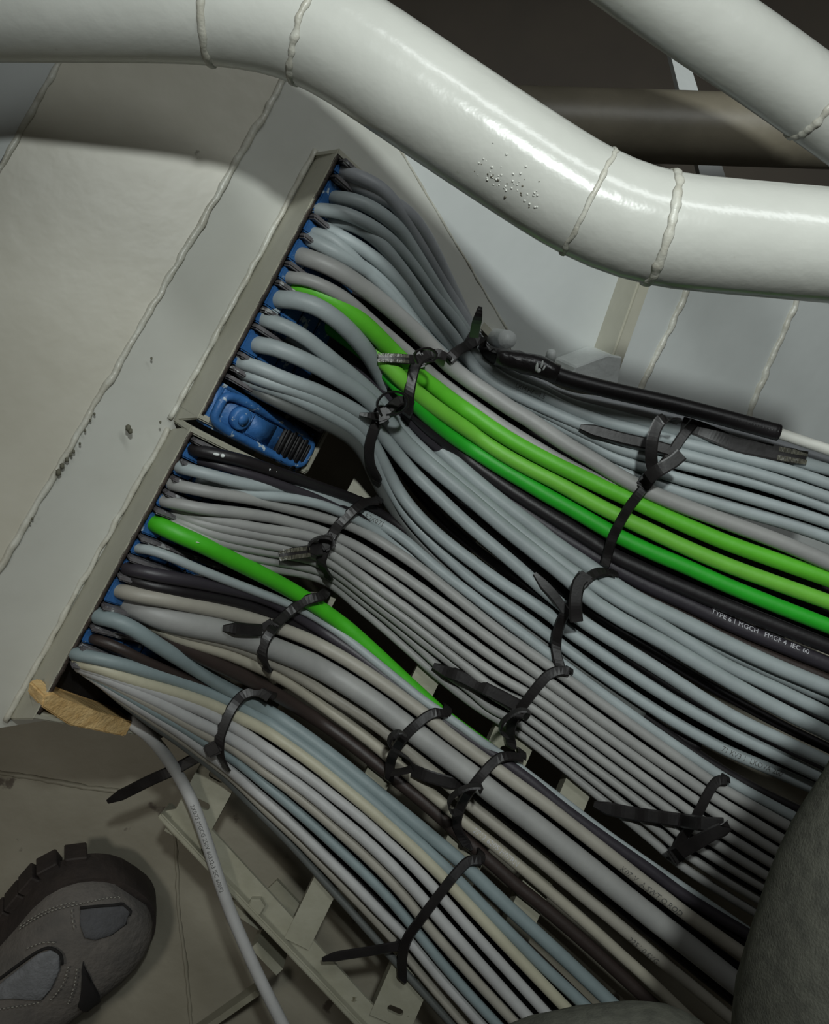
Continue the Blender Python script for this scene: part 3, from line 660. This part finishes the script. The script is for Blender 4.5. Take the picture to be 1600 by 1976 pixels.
# stray pale cable, black conduit with a pale cable inside
cable('stray', 'lg', 24, 10, [(258,1398),(280,1412),(302,1435),(325,1466),(350,1506),(372,1550),(390,1598),(404,1640),(420,1690),(441,1750),(466,1810),(496,1877),(521,1928),(560,2005)],
      'single pale grey cable hanging loose across the ladder rail by the shoe', 'loose cables', blend=170, bump=.0, name='grey_cable')
cable('pale_in', 'wt', 21, 0, [(1380,801),(1450,820),(1503,836),(1560,855),(1640,882)], 'off-white cable coming out of the end of the black conduit', 'loose cables', flat=.165, name='white_cable')
o = cable('conduit', 'bk', 31, 0, [(925,676,-25),(965,690,-10),(1000,700),(1040,712),(1080,726),(1130,741),(1200,758),(1300,781),(1400,807),(1503,835)],
      'thick black corrugated conduit along the top edge of the cables', 'loose cables', flat=.168, cat='conduit', name='black_conduit')
P, r, _ = PATHS['conduit']
bm = bmesh.new()
for i in range(6, len(P) - 1):
    for q in (P[i], (P[i] + P[i + 1]) / 2):
        t = (P[i + 1] - P[i]).normalized(); add_tube(bm, [q - t * .0007, q, q + t * .0007], [r * .99, r * 1.025, r * .99], 14, caps=False)
rb_ = obj('corrugation', bm, cmat('bk'), None); rb_.parent = o
bm = bmesh.new()
Q = catmull([at(x, y, .171) for x, y in ((958, 688), (985, 694), (1010, 700), (1035, 706), (1060, 715), (1076, 722))], .004)
add_tube(bm, Q, lambda i: r * (1.28 + .22 * noise.noise(Q[i] * 70) - .25 * abs(i / len(Q) - .5)), 14)
for v_ in bm.verts: v_.co += V((noise.noise(v_.co * 140), noise.noise(v_.co * 140 + V((9, 0, 0))), noise.noise(v_.co * 140 + V((0, 9, 0))))) * .0016
tp = obj('tape_wrap', bm, mat('black_tape', (26, 23, 25), .35, (38, 34, 36), 40, (.3, .7), .3, 120), None); tp.parent = o
bm = bmesh.new()
for (x, y, a_, b_) in ((1036, 708, 9, 3), (1046, 703, 8, 2.5), (1040, 715, 5, 4), (1050, 710, 6, 2)):
    c = at(x, y, .190); bmesh.ops.create_icosphere(bm, subdivisions=2, radius=1.0, matrix=Matrix.Translation(c) @ Matrix.Rotation(.5 + a_ * .1, 4, 'Z') @ Matrix.Diagonal((a_ * .0004, b_ * .0004, .0012, 1)))
q = obj('paint_smear', bm, WHITE, None); q.parent = o

for key, spots in ((('M', 0), ((420, 877, 7, 3), (430, 881, 5, 4), (523, 908, 6, 3.5), (536, 911, 5, 2.5), (551, 915, 3, 2))), (('W', 0), ((372, 1046, 7, 1.5),)), (('V', 0), ((545, 582, 3, 2.5),)), (('V', 3), ((640, 722, 3, 2),))):
    P, r, o = PATHS[key]; bm = bmesh.new()
    for (x, y, a_, b_) in spots:
        i = min(range(len(P)), key=lambda i: (to_px(P[i])[0] - x) ** 2 + (to_px(P[i])[1] - y) ** 2)
        c = P[i] + (V((0, 0, CAMZ)) - P[i]).normalized() * r * .99
        bmesh.ops.create_icosphere(bm, subdivisions=2, radius=1.0, matrix=Matrix.Translation(c) @ Matrix.Rotation(-.4 + x * .01 % .5, 4, 'Z') @ Matrix.Diagonal((a_ * .00036, b_ * .00036, .0006, 1)))
    q = obj('paint_smear', bm, WHITE if key[1] == 0 and key[0] == 'M' else mat('pale_scuff', (170, 186, 160), .5), None); q.parent = o
# printed markings bent round the cables
def marking(key, text, start_px, size, ang, ink, flip=False):
    P, r, o = PATHS[key]
    cu = bpy.data.curves.new('txt', 'FONT'); cu.body = text; cu.size = size; cu.resolution_u = 2
    to = bpy.data.objects.new('txt', cu); COL.objects.link(to)
    dg = bpy.context.evaluated_depsgraph_get(); me = bpy.data.meshes.new_from_object(to.evaluated_get(dg))
    bpy.data.objects.remove(to); bpy.data.curves.remove(cu)
    fr = frames(P); cum = [0.0]
    for i in range(1, len(P)): cum.append(cum[-1] + (P[i] - P[i - 1]).length)
    i0 = min(range(len(P)), key=lambda i: (to_px(P[i])[0] - start_px[0]) ** 2 + (to_px(P[i])[1] - start_px[1]) ** 2)
    s0 = cum[i0]
    for v_ in me.vertices:
        s_ = s0 + v_.co.x; j = 0
        while j < len(cum) - 2 and cum[j + 1] < s_: j += 1
        k = (s_ - cum[j]) / max(1e-9, cum[j + 1] - cum[j]); c = P[j].lerp(P[j + 1], k)
        t = fr[j][0]; up = V((0, 0, 1)) - t * t.z; up.normalize(); sd_ = up.cross(t)      # sd_ points to the left of travel
        a_ = ang + (v_.co.y - size * .35) / r
        v_.co = c + (up * math.cos(a_) + sd_ * math.sin(a_)) * (r + .00032)
    me.materials.clear(); me.materials.append(ink)
    m_ = bpy.data.objects.new('printed_marking', me); link(m_, o)
marking(('U', 6), 'TYPE 6.1 MGCH   FMGF 4  IEC 60', (1370, 1188), .0062, .55, INKW)
marking(('V', 6), '71 KV3 1  LKOVA 200', (1385, 1440), .0058, .1, INKD)
marking(('W', 4), 'K07 V  A.SWT.Q.ROD', (1195, 1664), .0066, -.3, INKD)
marking(('W', 6), '2251.0.6VG', (1215, 1800), .0066, -.4, INKD)
marking(('W', 7), '2712 6205 H07RN', (915, 1600), .0062, .2, INKW)
marking(('T', 3), 'LKM.HF - 1.5', (990, 740), .0048, -.2, INKD)
marking(('M', 2), '1.5 2X0.75', (690, 988), .0055, .1, INKD)
marking('stray', '2X0.75 MGCG 250V 60332-3 IEC 60092', (372, 1552), .0046, .1, INKD)

# ------------------------------------------------------------------ cable ties
BVH = BVHTree.FromPolygons(CABLE_V, CABLE_F)
def surf(px, py, lift, default):
    d = ray(px, py); o_ = V((0, 0, CAMZ)); hit = BVH.ray_cast(o_, d.normalized())
    if hit[0] is None or hit[0].z < ZL - .01: return default
    return hit[0].z + lift
def strap_path(pts, lift=.0022, default=.15, free=False):
    """pts: (x, y) lies on the cables, (x, y, z) explicit height"""
    P2 = catmull([V((p[0], p[1], 0)) for p in pts], 6)
    exp = [(p[0], p[1], p[2]) for p in pts if len(p) > 2]
    zs = []
    for p in P2:
        e = [q for q in exp if math.hypot(q[0] - p.x, q[1] - p.y) < 7]
        zs.append(e[0][2] if e else None)
    if not exp or len(exp) < len(pts):
        for i, p in enumerate(P2):
            if zs[i] is None: zs[i] = surf(p.x, p.y, lift, None)
    idx = [i for i, z in enumerate(zs) if z is not None]
    if not idx: zs = [default] * len(zs)
    else:
        for i in range(len(zs)):
            if zs[i] is None:
                lo = [j for j in idx if j < i]; hi = [j for j in idx if j > i]
                if lo and hi: a, b = lo[-1], hi[0]; zs[i] = zs[a] + (zs[b] - zs[a]) * (i - a) / (b - a)
                else: zs[i] = zs[lo[-1]] if lo else zs[hi[0]]
    # running maximum keeps the strap on the crests of the cables
    if not free:
        n = len(zs); zs = [max(zs[max(0, i - 3):i + 4]) for i in range(n)]
    for _ in range(5): zs = [zs[0]] + [(zs[i - 1] + 2 * zs[i] + zs[i + 1]) / 4 for i in range(1, len(zs) - 1)] + [zs[-1]]
    return [at(p.x, p.y, z) for p, z in zip(P2, zs)]
TG = 'black cable ties round the bundles'
def tie(label, band, axis, head, tails=(), loops=(), wid=.0085, under=True, tipmat=None, flatdir=True):
    ax = V((axis[0], -axis[1], 0)).normalized()
    Pb = strap_path(band)
    root = empty('cable_tie', V((Pb[len(Pb) // 2].x, Pb[len(Pb) // 2].y, ZL)), label=label, cat='cable tie', group=TG)
    bm = bmesh.new(); Q = Pb
    if under:
        a, b = Pb[0], Pb[-1]; zb = ZL - .010
        a1 = V((a.x, a.y, max(zb, a.z - .012))) + (a - b).normalized() * .003; b1 = V((b.x, b.y, max(zb, b.z - .012))) + (b - a).normalized() * .003
        a2 = V((a.x, a.y, zb)).lerp(V((b.x, b.y, zb)), .06); b2 = V((b.x, b.y, zb)).lerp(V((a.x, a.y, zb)), .06)
        Q = catmull([b2, b1 * 1.0], .006)[:-1] if False else []
        Q = Pb + catmull([b, b1, b2, (a2 + b2) / 2 + V((0, 0, -.001)), a2, a1, a], .005)[1:]
    add_ribbon(bm, Q, [ax] * len(Q), .0016, wid)
    o = obj('band', bm, TIE, None, smooth=False); own(o, root)
    if head:
        hx, hy, dx, dy = head; z = surf(hx, hy, .004, .16); c = at(hx, hy, z); u = V((dx, -dy, 0)).normalized(); v_ = V((-u.y, u.x, 0))
        bm = bmesh.new(); add_box(bm, c, u, v_, V((0, 0, 1)), .0062, .0056, .0048); bevel(bm, .0016, 2)
        o = obj('head', bm, TIE, None, smooth=False); own(o, root)
    for kind, lst in (('tail', tails), ('strap_loop', loops)):
        for tl in lst:
            pts, wdir, wd = tl[0], tl[1], (tl[2] if len(tl) > 2 else wid)
            P = strap_path(pts, lift=.0028)
            W = [V((wdir[0], -wdir[1], wdir[2] if len(wdir) > 2 else 0))] * len(P)
            bm = bmesh.new()
            wl_ = [wd] * len(P)
            if kind == 'tail':
                for k in range(min(4, len(P))): wl_[-1 - k] = wd * (0.45 + .14 * k)
            add_ribbon(bm, P, W, .0015, wl_)
            o = obj(kind, bm, TIE, None, smooth=False); own(o, root)
            if len(tl) > 3 and tl[3]:
                bm = bmesh.new(); i1 = len(P) - 1; i0 = max(0, i1 - 9)
                for q in range(22):
                    k = i0 + (i1 - i0) * q / 21; j = min(int(k), len(P) - 2); c = P[j].lerp(P[j + 1], k - j)
                    t = (P[j + 1] - P[j]).normalized(); wd_ = (W[0] - t * W[0].dot(t)).normalized(); nn = t.cross(wd_); nn = nn if nn.z > 0 else -nn
                    for sg in (-.28, .28): add_box(bm, c + wd_ * wd * sg + nn * .0009, t, wd_, nn, .0004, wd * .16, .0004)
                o = obj('grip_ridges', bm, TIEC, None, smooth=False); own(o, root)
    return root
tie('black cable tie with its tail standing upright beside the white stud', [(866,694),(880,680),(900,668),(918,658),(935,662),(955,680)], (.75,.66), (914,655,.5,-.85),
    tails=[([(915,650,.205),(918,630,.225),(923,610,.245),(927,592,.262)], (1,.1), .007)])
tie('black cable tie with a round curl gripping the start of the green cables', [(862,688),(845,682),(825,684),(805,698),(796,725),(790,758),(788,792)], (.8,.6), (806,697,.3,.9),
    tails=[([(800,694),(775,692),(750,691),(730,691)], (0,1), .0075, True)],
    loops=[([(805,700,.232),(800,684,.240),(812,674,.246),(830,673,.247),(842,682,.243),(838,695,.236),(822,699,.234)], (.15,.1,1), .008)])
tie('black cable tie with an open loop at the start of the blue-grey bundle', [(790,775),(772,772),(750,790),(734,802),(722,828),(713,860),(714,892),(728,922)], (.85,.5), (736,801,.3,.9),
    tails=[([(730,803),(715,802),(694,799)], (0,1), .006)],
    loops=[([(735,800,.215),(728,778,.226),(742,760,.232),(765,756,.234),(782,764,.232),(786,782,.226),(772,796,.222),(750,800,.218)], (.15,.1,1), .008)])
tie('black cable tie with crossed straps where the green and conduit bundles meet', [(1340,815),(1322,836),(1300,868),(1278,900),(1255,925),(1238,948),(1215,978),(1195,1012),(1180,1045),(1168,1090)], (.9,.4), (1246,930,.6,-.8),
    tails=[([(1292,868),(1250,856),(1205,846),(1160,834),(1120,823)], (-.2,1), .0095), ([(1316,818),(1350,828),(1385,842),(1420,858),(1470,868),(1520,878),(1556,884)], (-.2,1), .0125, True)],
    loops=[([(1262,915,.185),(1257,885,.19),(1259,850,.195),(1268,822,.198),(1282,808,.195),(1310,814,.188)], (1,.2), .0095), ([(1250,922,.19),(1275,905,.196),(1300,890,.2),(1316,876,.2)], (.4,.9), .0105)])
tie('black cable tie with a folded strap half way along the blue-grey bundle', [(1186,1108),(1168,1102),(1145,1108),(1122,1130),(1108,1160),(1088,1188),(1076,1222),(1074,1256),(1082,1290)], (.85,.5), (1125,1118,.7,.5),
    tails=[([(1092,1180),(1070,1150),(1050,1128),(1032,1106)], (.8,-.5), .0075)],
    loops=[([(1126,1114,.188),(1117,1125,.191),(1112,1150,.191),(1111,1175,.188),(1113,1200,.182)], (1,0), .0105)])
tie('black cable tie with a ribbed tip at the start of the thin grey bundle', [(728,966),(706,968),(688,980),(668,998),(650,1018),(636,1042),(624,1066),(620,1088),(634,1112)], (.85,.5), (632,1046,.5,.85),
    tails=[([(622,1060),(596,1064),(566,1068),(540,1072)], (0,1), .0095, True)],
    loops=[([(640,1052,.19),(640,1040,.198),(622,1036,.202),(602,1044,.198),(594,1060,.188),(606,1068,.182)], (.1,.2,1), .009)])
tie('black cable tie with a long flat tail lying left of the thin grey bundle', [(1098,1296),(1080,1294),(1058,1303),(1040,1322),(1022,1345),(1005,1368),(990,1392),(984,1418),(988,1442)], (.85,.5), (1000,1372,.5,.85),
    tails=[([(1000,1362),(968,1345),(930,1326),(895,1308),(862,1296),(836,1284)], (-.35,.9), .011)],
    loops=[([(1012,1388,.178),(1022,1374,.186),(1005,1370,.190),(984,1380,.188),(968,1396,.182),(966,1412,.175),(978,1420,.168)], (.1,.2,1), .009)])
tie('black cable tie with a long strap folded back near the grey trousers', [(1402,1506),(1384,1508),(1368,1530),(1352,1562),(1334,1594),(1312,1626),(1300,1660)], (.85,.5), (1305,1648,.5,.85),
    tails=[([(1396,1592,.192),(1360,1590,.190),(1320,1584),(1270,1577),(1220,1570),(1180,1562),(1146,1552)], (-.15,1), .0115)],
    loops=[([(1312,1644,.175),(1340,1628,.186),(1372,1610,.194),(1394,1600,.196),(1400,1596,.194),(1396,1592,.192)], (.45,.9), .0115)])
tie('black cable tie round the vivid green cable and its neighbours', [(622,1150),(604,1154),(584,1162),(562,1178),(540,1197),(524,1216),(510,1240),(506,1266),(516,1290)], (.8,.6), (520,1212,.5,.85),
    tails=[([(505,1216),(480,1215),(455,1213),(430,1212)], (0,1), .0095)],
    loops=[([(530,1218,.178),(538,1206,.186),(522,1200,.19),(500,1206,.188),(486,1220,.18),(492,1236,.174)], (.1,.2,1), .009)])
tie('upper of two black cable ties on the thickest grey cable', [(862,1376),(842,1375),(822,1384),(800,1402),(782,1420),(766,1442),(754,1470),(750,1505)], (.8,.6), (772,1422,.7,-.4),
    tails=[([(796,1486),(828,1498),(862,1508),(898,1516)], (-.2,1), .0105)],
    loops=[([(785,1420,.182),(770,1412,.188),(754,1422,.186),(752,1440,.18),(770,1452,.176),(790,1466,.172),(796,1480,.168),(776,1488,.164),(758,1490,.16)], (.3,.2,1), .0095)])
tie('lower of two black cable ties on the thickest grey cable', [(1008,1462),(985,1458),(962,1464),(940,1484),(920,1508),(903,1532),(888,1560),(882,1596),(904,1636)], (.8,.6), (898,1530,.7,-.4),
    loops=[([(925,1528,.19),(930,1518,.194),(905,1518,.196),(880,1530,.192),(866,1548,.184),(872,1568,.176),(888,1566,.174)], (.1,.2,1), .0095)])
tie('black cable tie with a long dark tail reaching towards the shoe', [(520,1346),(506,1337),(488,1334),(466,1344),(448,1366),(434,1394),(424,1424),(424,1456),(436,1482)], (.8,.6), (412,1444,.85,-.4),
    tails=[([(405,1448,.145),(372,1466,.15),(335,1486,.15),(290,1506,.142),(250,1526,.13),(208,1547,.118)], (.4,.9), .0095)])
tie('straight black cable tie across the lowest bundle nearest the bottom edge', [(928,1660),(905,1662),(882,1684),(858,1714),(832,1748),(808,1780),(786,1812),(776,1850),(776,1892)], (.75,.66), (776,1822,.6,-.8),
    tails=[([(768,1826,.145),(735,1832,.142),(700,1838,.14),(660,1844,.138),(622,1852,.136)], (.1,1), .0085)])

# ------------------------------------------------------------------ work shoe
toe, heel = at(246, 1706, .045), at(-386, 2254, .045)
sd0 = (toe - heel); sd0.z = 0; u = sd0.normalized(); lf = V((-u.y, u.x, 0))      # lf: towards the upper left side
roll = math.radians(30)
up = (V((0, 0, 1)) * math.cos(roll) - lf * math.sin(roll)).normalized(); lf = up.cross(u).normalized()
if lf.y < 0: lf = -lf
LS = .29
org = V((toe.x, toe.y, 0)) - u * LS + V((0, 0, .034))
shoe = empty('work_shoe', V((org.x, org.y, 0)) + u * LS * .6, label='worn grey suede work shoe with a dark treaded sole on the deck', cat='shoe')
def sobj(*a, **k):
    o = obj(*a, **k); own(o, shoe); return o
def half_w(t):       # t along the shoe, 0 heel .. 1 toe
    if t > .80: return .056 * math.sqrt(max(0.0, 1 - ((t - .80) / .20) ** 2.3)) 
    return .056 - .014 * math.sin(math.pi * min(1, max(0, (.80 - t) / .62))) * .8
def top_h(t):
    if t > .62: return .038 + .028 * (1 - ((t - .62) / .38) ** 2.4)
    return .064 + .05 * min(1, (.62 - t) / .35)
def sp(t, a, b): return org + u * LS * t + lf * a + up * b
def loft(rows):
    bm = bmesh.new(); R = [[bm.verts.new(p) for p in r] for r in rows]
    n = len(R[0])
    for i in range(len(R) - 1):
        for k in range(n): bm.faces.new((R[i][k], R[i][(k + 1) % n], R[i + 1][(k + 1) % n], R[i + 1][k]))
    bm.faces.new(R[0][::-1]); bm.faces.new(R[-1]); return bm
TT = [0, .05, .12, .2, .3, .4, .5, .6, .7, .78, .84, .89, .93, .96, .98, .992]
def usec(t, k, inset=0.0, hs=1.0):
    a = 2 * math.pi * k / 32; c, s_ = math.cos(a), math.sin(a)
    hw = max(.004, half_w(t) - inset); h = top_h(t) * hs
    if s_ >= 0: return sp(t, hw * math.copysign(abs(c) ** .8, c), .012 + (h - .012) * s_ ** .85)
    return sp(t, hw * math.copysign(abs(c) ** .8, c), .012 + .010 * s_)
sobj('upper', loft([[usec(t, k, -.004) for k in range(32)] for t in TT]), SUEDE, None)
def outline(ex, t0=0.0):
    pts = []
    ts = [i / 40 for i in range(41)]
    for t in ts: pts.append((t, half_w(min(t, .999)) + ex))
    return pts
def slab(b0, b1, ex0, ex1, name, m):
    bm = bmesh.new(); n = 44; lo, hi = [], []
    for sg in (1, -1):
        seq = range(n + 1) if sg == 1 else range(n - 1, 0, -1)
        for i in seq:
            t = 1 - (1 - i / n) ** 1.6
            for lst, ex, b in ((lo, ex0, b0), (hi, ex1, b1)):
                hw = half_w(min(t, .9995)) + ex
                e2 = ex * max(0, (t - .8) / .2)
                lst.append(bm.verts.new(sp(t, 0, b) + lf * hw * sg * (1 if i not in (n,) else 0) + u * e2))
    bm.faces.new(hi); bm.faces.new(lo[::-1])
    for k in range(len(lo)): bm.faces.new((lo[k], lo[(k + 1) % len(lo)], hi[(k + 1) % len(hi)], hi[k]))
    return sobj(name, bm, m, None, smooth=False)
slab(-.012, .004, .007, .006, 'midsole', SOLE)
slab(.004, .018, .006, .0045, 'rand', SOLE)
for sg in (1, -1):
    for k in range(13):
        t = .06 + .073 * k
        if t > (.95 if sg == 1 else .60): continue
        hw = half_w(t) + .007
        bm = bmesh.new(); t2 = min(t + .012, .99); tan_ = (sp(t2, (half_w(t2)) * sg, 0) - sp(t, half_w(t) * sg, 0)).normalized()
        nn = tan_.cross(up).normalized()
        vs = add_box(bm, sp(t, hw * sg, -.014), tan_, nn, up, .0099, .007, .011); bevel(bm, .0012, 1)
        sobj('sole_lug', bm, SOLE, None, smooth=False)
# raised overlay patches on the upper, placed in (t, angle) on the shoe surface
def upt(t, a, lift):
    c, s_ = math.cos(a), math.sin(a); hw = max(.004, half_w(t) + .004); h = top_h(t)
    p = sp(t, hw * math.copysign(abs(c) ** .8, c), .012 + (h - .012) * max(0, s_) ** .85)
    ctr = sp(t, 0, .012)
    return p + (p - ctr).normalized() * lift
def from_px(px, py):
    o_ = V((0, 0, CAMZ)); d = ray(px, py).normalized(); best = None
    for i in range(0, 50):
        t = .25 + .745 * i / 49
        for j in range(0, 41):
            a = math.pi * j / 40; p = upt(t, a, 0); q = (p - o_); dist = (q - d * q.dot(d)).length
            if best is None or dist < best[0]: best = (dist, t, a)
    st, sa = .0075, .05
    _, t, a = best
    for _k in range(5):
        st *= .4; sa *= .4; bb = None
        for i in range(-3, 4):
            for j in range(-3, 4):
                t_, a_ = min(.994, t + st * i), a + sa * j; q = upt(t_, a_, 0) - o_; dist = (q - d * q.dot(d)).length
                if bb is None or dist < bb[0]: bb = (dist, t_, a_)
        _, t, a = bb
    return t, a
def patch(name, pxs, m, lift=.0022, dens=1):
    ta = [from_px(*p) for p in pxs]
    ct = sum(t for t, a in ta) / len(ta); ca = sum(a for t, a in ta) / len(ta)
    bm = bmesh.new(); rings = []
    ring_ta = []
    for i in range(len(ta)):
        t0, a0 = ta[i]; t1, a1 = ta[(i + 1) % len(ta)]
        for q in range(3): ring_ta.append((t0 + (t1 - t0) * q / 3, a0 + (a1 - a0) * q / 3))
    for f_, lf_ in ((1.0, -.001), (1.0, lift * .7), (.95, lift), (.7, lift), (.4, lift), (.15, lift)):
        rings.append([bm.verts.new(upt(ct + (t - ct) * f_, ca + (a - ca) * f_, lf_)) for t, a in ring_ta])
    n = len(ring_ta)
    for i in range(len(rings) - 1):
        for k in range(n): bm.faces.new((rings[i][k], rings[i][(k + 1) % n], rings[i + 1][(k + 1) % n], rings[i + 1][k]))
    bm.faces.new(rings[-1])
    sobj(name, bm, m, None)
def seam(pxs, lift=.0026):
    out = []
    P = catmull([V((x, y, 0)) for x, y in pxs], 7)
    for p in P:
        t, a = from_px(p.x, p.y); out.append(upt(t, a, lift))
    return out
patch('vamp_panel', [(158, 1755), (205, 1748), (252, 1740), (256, 1752), (244, 1780), (215, 1802), (185, 1812), (165, 1808), (157, 1785)], SUEDEB, .003)
patch('tongue_panel', [(0, 1900), (40, 1868), (75, 1840), (100, 1832), (116, 1840), (116, 1870), (100, 1905), (80, 1928), (0, 1928)], MESHF, .003)
patch('lace_guard', [(160, 1855), (172, 1880), (178, 1920), (182, 1950), (172, 1962), (150, 1942), (157, 1900)], DARKF, .002)
bmS = bmesh.new()
for line in ([(40, 1795), (75, 1772), (110, 1756), (150, 1746), (200, 1734), (245, 1726)], [(42, 1789), (77, 1766), (112, 1750), (152, 1740)], [(142, 1755), (143, 1775), (147, 1795)],
             [(55, 1830), (85, 1818), (112, 1818)], [(133, 1862), (124, 1890), (110, 1912), (95, 1928)], [(149, 1866), (144, 1895), (136, 1918), (128, 1938)], [(0, 1945), (40, 1938), (80, 1930)]):
    P = seam(line)
    for i in range(len(P) - 1):
        a, b = P[i], P[i].lerp(P[i + 1], .6)
        if (b - a).length < 1e-4: continue
        add_tube(bmS, [a, (a + b) / 2 + up * .0003, b], .00055, 5)
sobj('stitching', bmS, THREAD, None, kind='stuff')
bm = bmesh.new(); P = seam([(158, 1752), (190, 1748), (225, 1744), (250, 1738), (256, 1750), (250, 1762)], .003); add_tube(bm, P, .0013, 6); sobj('panel_edge', bm, DARKF, None)
bm = bmesh.new(); P = seam([(0, 1890), (40, 1860), (78, 1834), (102, 1828), (120, 1840), (122, 1858)], .003); add_tube(bm, P, .0013, 6); sobj('panel_edge', bm, DARKF, None)

# ------------------------------------------------------------------ person: trousers of the crouching photographer
me = bpy.data.meshes.new('trousers')
ank = sp(.30, 0, .10)
vv_ = [at(1560, 2750, .36), at(1690, 2350, .45), at(1680, 1930, .50), at(1925, 1500, .52), at(2090, 1180, .50), at(2150, 1350, .28), at(2300, 1500, .05),
       at(1330, 2420, .42), at(1290, 2150, .45), at(1120, 2175, .43), at(500, 2330, .28), (ank + V((.0, -.03, .03))), at(1600, 3300, .42)]
ed = [(0, 1), (1, 2), (2, 3), (3, 4), (4, 5), (5, 6), (0, 7), (7, 8), (8, 9), (9, 10), (10, 11), (0, 12)]
me.from_pydata(vv_, ed, [])
per = bpy.data.objects.new('person', me)
link(per, None, label='person crouching in grey fuzzy cloth trousers, only the legs in view', cat='person')
sk = per.modifiers.new('skin', 'SKIN'); sk.use_smooth_shade = True
rad = [.10, .085, .075, .072, .066, .055, .045, .085, .075, .068, .055, .045, .11]
for i, r_ in enumerate(rad): me.skin_vertices[0].data[i].radius = (r_, r_)
me.skin_vertices[0].data[0].use_root = True
sb = per.modifiers.new('sub', 'SUBSURF'); sb.levels = 3; sb.render_levels = 3
tx = bpy.data.textures.new('folds', 'CLOUDS'); tx.noise_scale = .05
dm = per.modifiers.new('folds', 'DISPLACE'); dm.texture = tx; dm.strength = .006; dm.mid_level = .5
me.materials.append(CLOTH)
